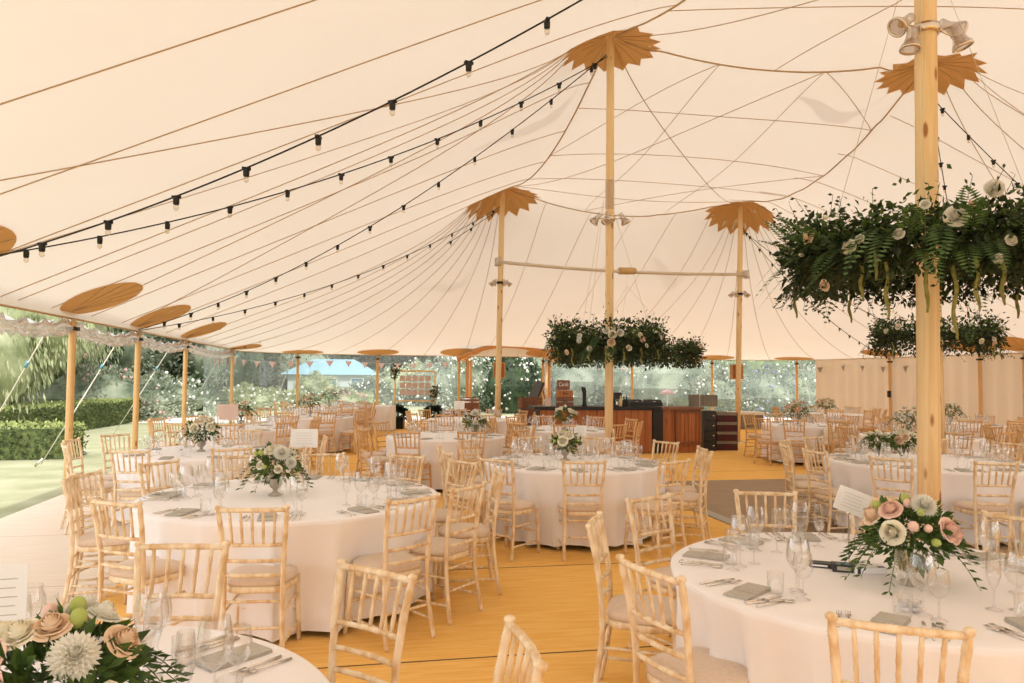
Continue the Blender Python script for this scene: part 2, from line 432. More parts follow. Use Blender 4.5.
KNIFE = M(); KNIFE.tube([(0, -.11, .004), (0, -.04, .0045), (0, 0, .004)], [.005, .0055, .004], 6); KNIFE.add([(-.004, 0, .003), (.008, .005, .003), (.009, .08, .003), (.002, .105, .003), (-.004, .10, .003), (-.004, 0, .005), (.008, .005, .005), (.009, .08, .004), (.002, .105, .0035), (-.004, .10, .004)], [(4, 3, 2, 1, 0), (5, 6, 7, 8, 9), (0, 1, 6, 5), (1, 2, 7, 6), (2, 3, 8, 7), (3, 4, 9, 8), (4, 0, 5, 9)])
FORK = M(); FORK.tube([(0, -.10, .004), (0, -.03, .005), (0, .03, .007)], [.0055, .004, .004], 6)
FORK.box((0, .04, .007), (.022, .02, .002))
for k in (-.009, -.003, .003, .009): FORK.tube([(k, .045, .007), (k, .07, .006), (k, .09, .009)], [.0018, .0016, .001], 4)
SPOON = M(); SPOON.tube([(0, -.10, .004), (0, -.03, .004), (0, .05, .006)], [.0055, .0035, .0035], 6); SPOON.ball((0, .075, .006), .03, 8, 6, (.62, 1, .16))
CUT = {'knife': KNIFE.mesh('knife', 'steel'), 'fork': FORK.mesh('fork', 'steel'), 'spoon': SPOON.mesh('spoon', 'steel')}
NAP = M()
for i, (dx, z0) in enumerate(((0, .001), (.0, .006), (.0, .011))):
    w = .115 - .004 * i; l = .22 - (.0 if i < 2 else .085)
    yo = 0 if i < 2 else .0425
    NAP.box((0, yo, z0 + .0022), (w, l, .0042))
NAP.tube([(-.056, .0, .0165), (0, .004, .0165), (.056, -.002, .0165)], .002, 5)
NAP = NAP.mesh('napkin', 'napkin', False)
# ------------------------------------------------------------------ flowers
def rose_mesh(r=.045, mats='rosepink', layers=7, name='rose'):
    m = M(); m.ball((0, 0, r * .25), r * .17, 8, 6, (1, 1, 1.6))
    for L in range(layers):
        k = (L + 1) / layers; n = 3 + L // 2; Rk = r * (.14 + .86 * k); zr = r * (.66 - .80 * k ** 1.5)
        for j in range(n):
            a0 = 2 * PI * j / n + L * 1.1; w = 2 * PI / n * .68; rows = 5; cols = 6; vs = []
            for i in range(rows):
                t = i / (rows - 1)
                for c in range(cols):
                    s = c / (cols - 1) * 2 - 1; a = a0 + s * w * (.5 + .5 * t)
                    rr = Rk * math.sin(t * PI / 2) ** .7 * (1 + .05 * (1 - s * s) + .05 * s) * (1 - .32 * (1 - k) * t ** 4) + r * .10 * k * max(0, t - .75) * 4 * (k > .5)
                    z = -.45 * r + (zr + .45 * r) * t ** 1.1 - r * .10 * s * s * t - r * .16 * k * max(0, t - .75) * 4 + r * .05 * t * math.sin(3.3 * s + L * 2.1 + j)
                    vs.append((rr * math.cos(a), rr * math.sin(a), z))
            m.add(vs, [(i * cols + c, i * cols + c + 1, (i + 1) * cols + c + 1, (i + 1) * cols + c) for i in range(rows - 1) for c in range(cols - 1)])
    return m.mesh(name, mats)
def dahlia_mesh(r=.05, mats='white_petal', name='chrysanthemum'):
    m = M()
    for L in range(7):
        n = 9 + L * 3; el = PI / 2 * (1 - (L + .5) / 7) - .1; R = r
        for j in range(n):
            a = 2 * PI * j / n + L * .37; d = Vector((math.cos(a) * math.cos(el), math.sin(a) * math.cos(el), math.sin(el)))
            m.leaf(Vector(d) * R * .25, Vector(d), r * .30, R * .75, Vector((0, 0, 1)) if el < 1.2 else Vector((1, 0, 0)), .25)
    m.ball((0, 0, r * .35), r * .3, 8, 6)
    return m.mesh(name, mats)
def bud_mesh(r, mats): return M().ball((0, 0, 0), r, 8, 6, (1, 1, 1.25)).mesh('bud', mats)
FL = {'cream': rose_mesh(.045, 'rosecream'), 'pink': rose_mesh(.045, 'rosepink'), 'peach': rose_mesh(.045, 'rosepeach'), 'mum': dahlia_mesh(.055), 'white': rose_mesh(.04, 'white_petal', 7),
      'bud': bud_mesh(.017, 'rosecream'), 'limebud': bud_mesh(.016, 'lime_bud'), 'pinkbud': bud_mesh(.02, 'rosepink')}
FLN = {'cream': ('rose_bloom', 'cream rose bloom'), 'pink': ('rose_bloom', 'blush pink rose bloom'), 'peach': ('rose_bloom', 'peach rose bloom'), 'mum': ('chrysanthemum_bloom', 'white chrysanthemum bloom'), 'white': ('rose_bloom', 'white rose bloom'), 'bud': ('flower_bud', 'cream flower bud'), 'limebud': ('flower_bud', 'lime green flower bud'), 'pinkbud': ('flower_bud', 'pink flower bud')}
def bloom(kind, parent, p, d, s=1.0):
    d = Vector(d).normalized(); q = Vector((0, 0, 1)).rotation_difference(d)
    o = ob(FLN[kind][0], FL[kind], parent); o.rotation_mode = 'QUATERNION'; o.rotation_quaternion = q; o.location = p; o.scale = (s, s, s)
    o['label'] = FLN[kind][1]; return o
def frond(m, p, d, l, w, droop=.5, n=14):
    d = d.normalized(); up = Vector((0, 0, 1)); side = d.cross(up)
    if side.length < .05: side = Vector((1, 0, 0))
    side.normalize(); pts = []
    for i in range(n + 1):
        t = i / n; pts.append(p + d * l * t + Vector((0, 0, -droop * l * t * t)))
    m.tube(pts, [.002 * (1.2 - i / n) for i in range(n + 1)], 3, False)
    for i in range(1, n):
        t = i / n; ll = w * math.sin(PI * min(1, .12 + t * .9)) * (1.0) + .004
        tg = (pts[i + 1] - pts[i - 1]).normalized()
        for s in (-1, 1):
            dd = (side * s + tg * .45).normalized(); m.leaf(pts[i], dd, l / n * .75, ll, tg.cross(side), .0)
def make_urn():
    return M().lathe([(.0, 0), (.052, 0), (.054, .006), (.046, .014), (.024, .024), (.017, .04), (.022, .052), (.040, .066), (.050, .09), (.053, .12), (.056, .128), (.050, .134), (.044, .12), (.0, .11)], 20, cap=False).mesh('urn', 'stone')
URN = make_urn(); VASE = lat('vase', [(0, .002), (.035, .002), (.045, .03), (.045, .10), (.04, .14)], 14)
def bouquet(p, label, flowers, R=.17, vase='urn', nleaf=320, leafsize=.05, seed=1, group='centrepiece flower arrangements', detailed=True, hgt=.13, trail=8):
    rs = random.Random(seed)
    t = thing('flower_arrangement', label, 'flower arrangement', p, rs.uniform(0, 6), group)
    t.rotation_euler = (0, 0, 0)
    if vase == 'urn': ob('urn', URN, t)
    else: ob('glass_vase', VASE, t)
    m = M()
    C = Vector((0, 0, hgt + R * .45))
    for i in range(nleaf):
        d = Vector((rs.gauss(0, 1), rs.gauss(0, 1), rs.gauss(.15, .75))).normalized()
        r = R * rs.uniform(.35, .95); q = C + Vector((d.x * r, d.y * r, d.z * r * .75))
        dd = (d + Vector((rs.uniform(-.7, .7), rs.uniform(-.7, .7), rs.uniform(-.6, .4)))).normalized()
        s = leafsize * rs.uniform(.6, 1.3)
        m.leaf(q, dd, s * .42, s)
    for i in range(trail):
        a = rs.uniform(0, 2 * PI); d = Vector((math.cos(a), math.sin(a), rs.uniform(-.2, .35)))
        st = C + d * R * .5; n = 9; P = [st + d * (R * .95 * k / n) + Vector((0, 0, -R * .75 * (k / n) ** 2)) for k in range(n + 1)]
        m.tube(P, .0016, 3, False)
        for k in range(2, n + 1):
            for s in (-1, 1): m.leaf(P[k], (d + Vector((-d.y, d.x, 0)) * s * .9 + Vector((0, 0, -.3))), leafsize * .25, leafsize * .8)
    # stems into the vase
    for i in range(8):
        a = rs.uniform(0, 2 * PI); m.tube([(0, 0, .05), (.02 * math.cos(a), .02 * math.sin(a), hgt), (R * .4 * math.cos(a), R * .4 * math.sin(a), hgt + R * .4)], .003, 4, False)
    ob('foliage', m, t, mats='leaf', smooth=False)
    for kind, az, el, s in flowers:
        az = math.radians(az) + math.atan2(-p[1], -p[0]) + PI / 2; el = math.radians(el)
        d = Vector((math.cos(az) * math.cos(el), math.sin(az) * math.cos(el), math.sin(el)))
        bloom(kind, t, C + Vector((d.x * R * .98, d.y * R * .98, d.z * R * .84)), d + Vector((0, -.15, .15)), s)
    return t
def auto_flowers(seed, n, kinds, smin=.8, smax=1.1):
    rs = random.Random(seed); out = []
    for i in range(n):
        out.append((rs.choice(kinds), -200 + 360 * (i * .618 % 1), rs.choice((5, 20, 35, 55, 70)) + rs.uniform(-5, 5), rs.uniform(smin, smax)))
    return out
# ================================================================== THE TENT
ZE = 2.475; ZP = 6.5
U0, U1, V0, V1 = -4.15, 17.5, -7.0, 28.0
CR = 3.2
def outline_poly(inset=0.0, n=10, ext=0.0):
    a, b, c, d = U0 + inset - ext, U1 - inset + ext, V0 + inset - ext, V1 - inset + ext; r = CR
    P = []
    for cx, cy, s in ((b - r, c + r, -90), (b - r, d - r, 0), (a + r, d - r, 90), (a + r, c + r, 180)):
        for i in range(n + 1):
            t = math.radians(s + 90 * i / n); P.append((cx + r * math.cos(t), cy + r * math.sin(t)))
    return P
OUT = outline_poly()
def inside(u, v, P=OUT):
    r = False; j = len(P) - 1
    for i in range(len(P)):
        if (P[i][1] > v) != (P[j][1] > v) and u < (P[j][0] - P[i][0]) * (v - P[i][1]) / (P[j][1] - P[i][1]) + P[i][0]: r = not r
        j = i
    return r
def nearest(u, v, P=OUT):
    best = None
    for i in range(len(P)):
        a = P[i]; b = P[(i + 1) % len(P)]; dx, dy = b[0] - a[0], b[1] - a[1]; L = dx * dx + dy * dy
        t = 0 if L == 0 else max(0, min(1, ((u - a[0]) * dx + (v - a[1]) * dy) / L)); q = (a[0] + dx * t, a[1] + dy * t)
        d = (q[0] - u) ** 2 + (q[1] - v) ** 2
        if best is None or d < best[0]: best = (d, q)
    return best[1]
POLES = []   # base xy, top xyz
def pole_def(px, D, pxt, pyt):
    b = atD(px, 450, D); t = atD(pxt, pyt, D); return Vector((b.x, D, 0)), t
P1b = Vector((2.85, 5.1, 0)); P1t = Vector((2.93, 5.12, ZP))
P2b, P2t = pole_def(608.7, 10.3, 610.5, 31)
P3b, P3t = pole_def(496.8, 18.5, 502.5, 184)
P4b, P4t = pole_def(737.5, 19.9, 740.8, 198)
P5b, P5t = pole_def(941.5, 11.0, 929.0, 57)
KP = [(P1b, P1t), (P2b, P2t), (P3b, P3t), (P4b, P4t), (P5b, P5t)]
PK = [uv(t.x, t.y) for b, t in KP]; PZ = [ZP, P2t.z, P3t.z, P4t.z, P5t.z]
PK.append((9.4, .9)); PZ.append(ZP); PK.append((3.6, -2.6)); PZ.append(ZP)      # two more masts behind the viewer
RIDGES = [(0, 1, .55), (1, 2, .75), (4, 3, .8), (1, 4, .38), (2, 3, .62), (0, 5, .5), (5, 4, .7), (0, 6, .7)]
H = .2
nu = int((U1 - U0) / H) + 3; nv = int((V1 - V0) / H) + 3
gu = U0 - H + np.arange(nu) * H; gv = V0 - H + np.arange(nv) * H
Z = np.full((nu, nv), 3.6); FIX = np.zeros((nu, nv), bool); INS = np.zeros((nu, nv), bool)
for i in range(nu):
    for j in range(nv):
        if inside(gu[i], gv[j]): INS[i, j] = True
        else: Z[i, j] = ZE; FIX[i, j] = True
for a, b, sag in RIDGES:
    for k in range(201):
        t = k / 200; u = PK[a][0] * (1 - t) + PK[b][0] * t; v = PK[a][1] * (1 - t) + PK[b][1] * t
        i = int(round((u - gu[0]) / H)); j = int(round((v - gv[0]) / H))
        if 0 <= i < nu and 0 <= j < nv: Z[i, j] = (PZ[a] * (1 - t) + PZ[b] * t) - sag * 4 * t * (1 - t) * (1 if True else 0); FIX[i, j] = True
for (u, v), z in zip(PK, PZ):
    for i in range(nu):
        for j in range(nv):
            d = math.hypot(gu[i] - u, gv[j] - v)
            if d < .62: Z[i, j] = z - .06 - .30 * d; FIX[i, j] = True
om = 1.9; par = np.add.outer(np.arange(nu), np.arange(nv)) % 2
UPD = [(~FIX) & (par == 0), (~FIX) & (par == 1)]
for it in range(700):
    for mk in UPD:
        S = np.zeros_like(Z); S[1:-1, 1:-1] = (Z[2:, 1:-1] + Z[:-2, 1:-1] + Z[1:-1, 2:] + Z[1:-1, :-2]) / 4
        Z[mk] += om * (S[mk] - Z[mk])
def zc(x, y):
    u, v = uv(x, y); a = (u - gu[0]) / H; b = (v - gv[0]) / H
    i = max(0, min(nu - 2, int(a))); j = max(0, min(nv - 2, int(b))); a -= i; b -= j
    a = max(0, min(1, a)); b = max(0, min(1, b))
    return float(Z[i, j] * (1 - a) * (1 - b) + Z[i + 1, j] * a * (1 - b) + Z[i, j + 1] * (1 - a) * b + Z[i + 1, j + 1] * a * b)
canopy = ob('ceiling', None); canopy['kind'] = 'structure'
# skin
used = {}; V = []; Fc = []
for i in range(nu - 1):
    for j in range(nv - 1):
        q = [(i, j), (i + 1, j), (i + 1, j + 1), (i, j + 1)]
        if not any(INS[a] for a in q): continue
        idx = []
        for (a, b) in q:
            if (a, b) not in used:
                u, v = gu[a], gv[b]; z = Z[a, b]
                if not INS[a, b]: u, v = nearest(u, v); z = ZE
                x, y = xy(u, v); used[(a, b)] = len(V); V.append((x, y, z))
            idx.append(used[(a, b)])
        Fc.append(tuple(idx))
m = M(); m.add(V, Fc); ob('canopy_skin', m, canopy, mats='canvas')
# eave rope and narrow valance
m = M(); OP = outline_poly(n=12); L = []
for k in range(len(OP)):
    a, b = OP[k], OP[(k + 1) % len(OP)]; n = max(1, int(math.hypot(b[0] - a[0], b[1] - a[1]) / .4))
    for i in range(n): L.append((a[0] + (b[0] - a[0]) * i / n, a[1] + (b[1] - a[1]) * i / n))
L.append(L[0]); pts = [Vector((*xy(*q), ZE - .01)) for q in L]
m.tube(pts, .014, 6); ob('eave_rope', m, canopy, mats='seam')
def surf_line(p, q, n, off=.012, r=.007):
    P = []
    for i in range(n + 1):
        t = i / n; x = p[0] + (q[0] - p[0]) * t; y = p[1] + (q[1] - p[1]) * t
        P.append((x, y, zc(x, y) - off))
    return P
def clip_out(u, v, du, dv, maxd=40):
    d = 0
    while d < maxd and inside(u + du * d, v + dv * d): d += .05
    return u + du * (d - .05), v + dv * (d - .05)
SE = []
def seam(uv0, uv1, r=.006):
    a = xy(*uv0); b = xy(*uv1); n = max(6, int(math.hypot(a[0] - b[0], a[1] - b[1]) / .2)); SE.append((surf_line(a, b, n), r))
uR, uL = PK[4][0], PK[1][0]
v = -6.2
while v < PK[2][1] - .6:                     # panels falling to the left-hand eave and the right-hand eave
    t = (v - PK[0][1]) / (PK[1][1] - PK[0][1]); ur = PK[0][0] + (PK[1][0] - PK[0][0]) * max(0, min(1, t))
    seam((U0, v), (ur, v))
    if v > -4: seam((uR + .3, v), (U1, v))
    v += 1.42
for pk, angs in ((2, range(88, 186, 9)), (3, range(92, -6, -9))):
    for a in angs:
        du, dv = math.cos(math.radians(a)), math.sin(math.radians(a)); s = (PK[pk][0] + du * .7, PK[pk][1] + dv * .7); seam(s, clip_out(*s, du, dv))
u = PK[2][0] + 1.15
while u < PK[3][0] - .3: 
    t = (u - PK[2][0]) / (PK[3][0] - PK[2][0]); seam((u, PK[2][1] + t * (PK[3][1] - PK[2][1])), clip_out(u, PK[2][1] + .5, 0, 1)); u += 1.2
for pk, angs in ((1, (150, 165, 180, 195, 210)), (4, (30, 12, -6, -24))):
    for a in angs:
        du, dv = math.cos(math.radians(a)), math.sin(math.radians(a)); s = (PK[pk][0] + du * .6, PK[pk][1] + dv * .6); seam(s, clip_out(*s, du, dv), .006)
# bay between the four masts: cross panels and the diagonal webs
def mix(a, b, t): return (PK[a][0] * (1 - t) + PK[b][0] * t, PK[a][1] * (1 - t) + PK[b][1] * t)
for t in (.2, .42, .64, .84): seam(mix(1, 2, t), mix(4, 3, t))
for t in (.33, .66): seam(mix(1, 4, t), mix(2, 3, t))
seam(PK[1], PK[3], .008); seam(mix(1, 2, .42), mix(1, 4, .33)); seam(mix(1, 2, .84), mix(1, 4, .66)); seam(mix(4, 3, .2), mix(1, 4, .66)); seam(mix(2, 3, .33), mix(4, 3, .42))
for t in (.35, .7): seam(mix(0, 1, t), mix(5, 4, t))
seam(mix(0, 5, .5), mix(1, 4, .5)); seam(PK[1], mix(5, 4, .2))
for P, r in SE: 
    mm = M().tube(P, r, 4, False); ob('panel_seam', mm, canopy, mats='seam')
for a, b, sag in RIDGES[:6]:
    n = 60; P = []
    for i in range(n + 1):
        t = .04 + .92 * i / n; x, y = xy(*mix(a, b, t)); P.append((x, y, zc(x, y) - .02))
    ob('ridge_rope', M().tube(P, .013, 6, False), canopy, mats='seam')
# scalloped tan peak reinforcements
for k in range(5):
    (u, v), z = PK[k], PZ[k]; m = M(); n = 16; c = xy(u, v)
    rings = [.1, .3, .5, .7, 1.0]; vs = []; fs = []
    for ri, t in enumerate(rings):
        for i in range(2 * n):
            a = 2 * PI * i / (2 * n); RB = (.8, .72, .98, .98, .76)[k]; R = (RB if i % 2 == 0 else RB * .82) if ri == 4 else RB * .82 * t
            x = c[0] + R * math.cos(a); y = c[1] + R * math.sin(a); vs.append((x, y, min(zc(x, y), z - .02) - .018))
    for ri in range(4):
        for i in range(2 * n): fs.append((ri * 2 * n + i, ri * 2 * n + (i + 1) % (2 * n), (ri + 1) * 2 * n + (i + 1) % (2 * n), (ri + 1) * 2 * n + i))
    m.add(vs, fs); o = ob('peak_patch', m, canopy, mats='patch', smooth=False); o['label'] = 'tan zigzag edged fabric patch at a mast top'
    m = M()
    for i in range(n):
        a = 2 * PI * i / n; P = []
        for t in [q_ * (.8, .72, .98, .98, .76)[k] for q_ in (.16, .33, .55, .75, .93)]: x = c[0] + t * math.cos(a); y = c[1] + t * math.sin(a); P.append((x, y, min(zc(x, y), z - .02) - .026))
        m.tube(P, .004, 4, False)
    ob('patch_stitching', m, canopy, mats='seam')
# eave poles
def outline_hit(px):
    r = ray(px, 377); dx, dy = uv(r.x, r.y); best = None
    n = math.hypot(dx, dy); dx /= n; dy /= n; d = 6.0
    while d < 60 and inside(dx * d, dy * d): d += .02
    return dx * (d - .17), dy * (d - .17)
EP = []
for px in (-112, 71, 137, 185, 232, 297.5, 377.5, 459, 543, 632, 712, 797, 890, 980): EP.append(outline_hit(px))
EP += [(U1 - .08, 17.0), (U1 - .08, 12.0), (U0 + .08, 1.0), (U0 + .08, -4)]
NAMES = ['first tan eave pole at the left frame edge', 'nearest whole wooden eave pole on the lawn side', 'second wooden eave pole from the left, on the lawn side', 'third wooden eave pole beside the lawn, before the hedge end', 'wooden eave pole at the start of the clear wall', 'wooden eave pole at the rounded far-left tent corner', 'wooden eave pole left of the seating chart', 'slim wooden eave pole left of the entrance arch', 'slim wooden eave pole right of the entrance arch', 'wooden eave pole behind the bar counter', 'wooden eave pole behind the grey crate', 'wooden eave pole where clear wall meets fabric wall', 'wooden eave pole against the fabric wall, left of the near mast', 'wooden eave pole against the fabric wall, right of the near mast', 'wooden eave pole on the far right side', 'wooden eave pole on the right side', 'wooden eave pole beside the viewer on the lawn side', 'wooden eave pole behind the viewer']
def eave_normal(u, v):
    q = nearest(u, v); n = Vector((q[0] - u, q[1] - v)); 
    if n.length < 1e-5: n = Vector((u - 6, v - 10))
    n.normalize(); x, y = xy(n.x, n.y); return Vector((x, y, 0)).normalized()
EPW = []
for i, (u, v) in enumerate(EP):
    x, y = xy(u, v); EPW.append(Vector((x, y, ZE)))
    if i in (0, 16, 17): continue
    t = thing('eave_pole', NAMES[i], 'tent pole', (x, y, 0), 0, 'wooden poles around the tent edge')
    ob('pole', M().lathe([(.045, 0), (.05, .05), (.05, ZE - .12), (.03, ZE - .05), (.012, ZE - .03)], 12), t, mats='eavewood')
    m = M(); m.box((0, 0, ZE - .16), (.13, .13, .05)); ob('ratchet_bracket', m, t, mats='black')
    # guy rope runs out and down to a stake
    n = eave_normal(u, v)
    if i in (1, 2, 3, 4, 5, 6, 9, 10, 11):
        g = thing('guy_rope', 'pale guy rope outside, from the ' + ' '.join(NAMES[i].replace('nearest whole ', 'nearest ').replace('wooden ', '').split(',')[0].split()[:10]), 'guy rope', (x, y, 0), 0, 'guy ropes around the tent')
        a = n * .26 + Vector((0, 0, ZE - .04)); b = n * 2.4 + Vector((0, 0, .02))
        if i in (1, 2, 3, 4): b = at(*{1: (-38, 474), 2: (41, 464), 3: (109, 441), 4: (189, 409)}[i]) - Vector((x, y, 0))
        side = n.cross(Vector((0, 0, 1))) * .02
        ob('rope', M().tube([a, a.lerp(b, .5) + Vector((0, 0, -.03)), b], .010, 6), g, mats='guyrope')
        ob('rope', M().tube([a.lerp(b, .25) + side, b + side], .007, 6), g, mats='guyrope')
        o = ob('ratchet', M().tube([a.lerp(b, .24), a.lerp(b, .27)], .025, 6), g, mats='bluestrap'); o['label'] = 'blue ratchet buckle'
        ob('stake', M().tube([b + n * .1 + Vector((0, 0, -.04)), b + Vector((0, 0, .10)) - n * .03], .02, 6), g, mats='steel')
# oval eave patches
for i, (u, v) in enumerate(EP[:16]):
    n = eave_normal(u, v); tng = n.cross(Vector((0, 0, 1))); c = EPW[i] - n * .38; m = M(); vs = [(c.x, c.y, zc(c.x, c.y) - .02)]; fs = []; N = 28; K = 5
    for k in range(1, K + 1):
        for j in range(N):
            a = 2 * PI * j / N; p = c + tng * math.cos(a) * .76 * k / K - n * math.sin(a) * .48 * k / K; vs.append((p.x, p.y, zc(p.x, p.y) - .02))
    for j in range(N): fs.append((0, 1 + (j + 1) % N, 1 + j))
    for k in range(K - 1):
        for j in range(N): fs.append((1 + k * N + j, 1 + k * N + (j + 1) % N, 1 + (k + 1) * N + (j + 1) % N, 1 + (k + 1) * N + j))
    m.add(vs, fs); o = ob('eave_patch', m, canopy, mats='patch'); o['label'] = 'tan oval fabric patch over an eave pole'
    m = M()
    for a in (35, 62, 90, 118, 145):
        a = math.radians(a); e = c + tng * math.cos(a) * .8 - n * math.sin(a) * .47; s = c + n * .4; P = []
        for k in range(6): q = s.lerp(e, k / 5); P.append((q.x, q.y, zc(q.x, q.y) - .03))
        m.tube(P, .004, 4, False)
    ob('patch_stitching', m, canopy, mats='seam')
# masts
KN = ['thick pine mast rising behind the pink rose table at right', 'tall wooden mast at centre through the middle flower hoop', 'tall slim wooden mast left of centre, in front of the entrance arch', 'tall slim wooden mast behind the striped crates', 'leaning wooden mast mostly hidden behind the thick right mast']
for k, (b, t) in enumerate(KP):
    o = thing('tent_mast', KN[k], 'tent pole', b, 0, 'tall masts holding up the tent')
    d = t - b; r = (.073, .058, .072, .072, .066)[k]
    m = M(); L = d.length; m.lathe([(r, 0), (r, L * .3), (r * .98, L * .7), (r * .92, L - .1), (.02, L)], 20)
    p = ob('mast', m, o, mats='polewood'); p.rotation_mode = 'QUATERNION'; p.rotation_quaternion = Vector((0, 0, 1)).rotation_difference(d)
    ob('foot_plate', M().box((0, 0, .006), (.34, .34, .012)), o, mats='steel')
    m = M().lathe([(r + .004, 0), (r + .006, .02), (r + .004, .1), (r + .006, .4), (r + .004, .42)], 16, cap=False)
    if k == 1:
        w = ob('clear_wrap', m, o, mats='rolledclear'); w.location = d * (4.05 / d.z); 
    # flag on the finial, outside above the canopy
    fl = thing('pennant_flag', 'long cream pennant flying above the canopy over ' + ['the near right mast', 'the centre mast', 'the left far mast', 'the right far mast', 'the hidden right mast'][k], 'flag', t, 0, 'pennants on the mast tops')
    ob('flag_pole', M().tube([(0, 0, -.02), (0, 0, 1.3)], .015, 6), fl, mats='eavewood')
    m = M(); vs = []; fs = []; n = 12
    for i in range(n + 1):
        s = i / n; w = .42 * (1 - s * .85); vs += [(-1.5 * s, .08 * math.sin(s * 7), 1.0 + w / 2 - .75 * s * s), (-1.5 * s, .08 * math.sin(s * 7), 1.0 - w / 2 - .75 * s * s)]
    fs = [(2 * i, 2 * i + 1, 2 * i + 3, 2 * i + 2) for i in range(n)]; m.add(vs, fs); ob('pennant', m, fl, mats='wallcloth')
# floodlights strapped round the masts
def flood(k, z, heads, label):
    b, t = KP[k]; d = t - b; c = b + d * (z / d.z); o = thing('mast_floodlights', label, 'spotlight', c, 0, 'clear spotlight clusters on the masts')
    r = (.073, .058, .072, .072, .066)[k]
    ob('clamp_band', M().lathe([(r + .002, -.03), (r + .02, -.03), (r + .02, .03), (r + .002, .03)], 16, cap=False), o, mats='chrome' if k in (0, 1) else 'black')
    for az, tilt, dz in heads:
        az = math.radians(az); dr = Vector((math.cos(az), math.sin(az), 0)); base = dr * (r + .10) + Vector((0, 0, dz))
        e = math.radians(tilt); ax = (dr * math.cos(e) + Vector((0, 0, -math.sin(e)))).normalized()
        m = M().lathe([(.028, -.09), (.034, -.085), (.034, -.02), (.050, .03), (.066, .055), (.068, .075), (.056, .078), (.056, .06), (.036, .02), (.02, 0)], 16, cap=False)
        h = ob('lamp_head', m, o, mats='rolledclear'); h.rotation_mode = 'QUATERNION'; h.rotation_quaternion = Vector((0, 0, 1)).rotation_difference(ax); h.location = base + dr * .03
        rg = ob('trim_ring', M().lathe([(.058, .068), (.070, .068), (.072, .08), (.058, .084), (.058, .068)], 18, cap=False), h, mats='chrome')
        ob('lamp_bulb', M().ball((0, 0, .02), .028, 10, 8), h, mats='warmclear')
        m = M().tube([dr * r, dr * (r + .05) + Vector((0, 0, dz * .5)), base + dr * .02], .008, 6); ob('bracket_arm', m, o, mats='chrome')
flood(0, 4.16, [(200, 35, .02), (215, 80, -.12), (-20, 70, -.08), (10, 15, .04)], 'cluster of clear spotlights on the thick right mast, cut by top edge')
flood(1, 3.92, [(190, 50, 0), (-10, 60, 0), (250, 60, -.02)], 'cluster of clear spotlights on the tall centre mast')
flood(2, 4.05, [(180, 50, 0), (0, 50, 0), (230, 50, 0), (300, 50, 0)], 'small cluster of spotlights on the left far mast under the crossbar')
flood(3, 3.98, [(180, 50, 0), (0, 50, 0), (230, 50, 0), (300, 50, 0)], 'small cluster of spotlights with black clamp on the right far mast')
# crossbar between the two far masts, carrying the hanging hoop
a = atD(498, 262, 18.45); b = atD(746, 274.5, 19.85)
t = thing('spreader_bar', 'long pale horizontal bar strapped between the two far masts', 'bar', a)
mid = a.lerp(b, .5) + Vector((0, -.05, -.10))
P = [a - a, (a.lerp(mid, .5) - a) + Vector((0, 0, -.02)), mid - a, (b.lerp(mid, .5) - a) + Vector((0, 0, -.02)), b - a]
ob('bar', M().tube(P, .042, 8), t, mats='stretch_bar')
blk = atD(627, 271, mid.y) - a
ob('hoist_block', M().box(blk, (.42, .16, .16)).box(blk + Vector((0, 0, .02)), (.5, .06, .06)), t, mats='eavewood')
for e in (a, b): ob('strap', M().lathe([(.05, -.1), (.085, -.1), (.085, .1), (.05, .1)], 10, c=e - a, cap=False), t, mats='canvas')
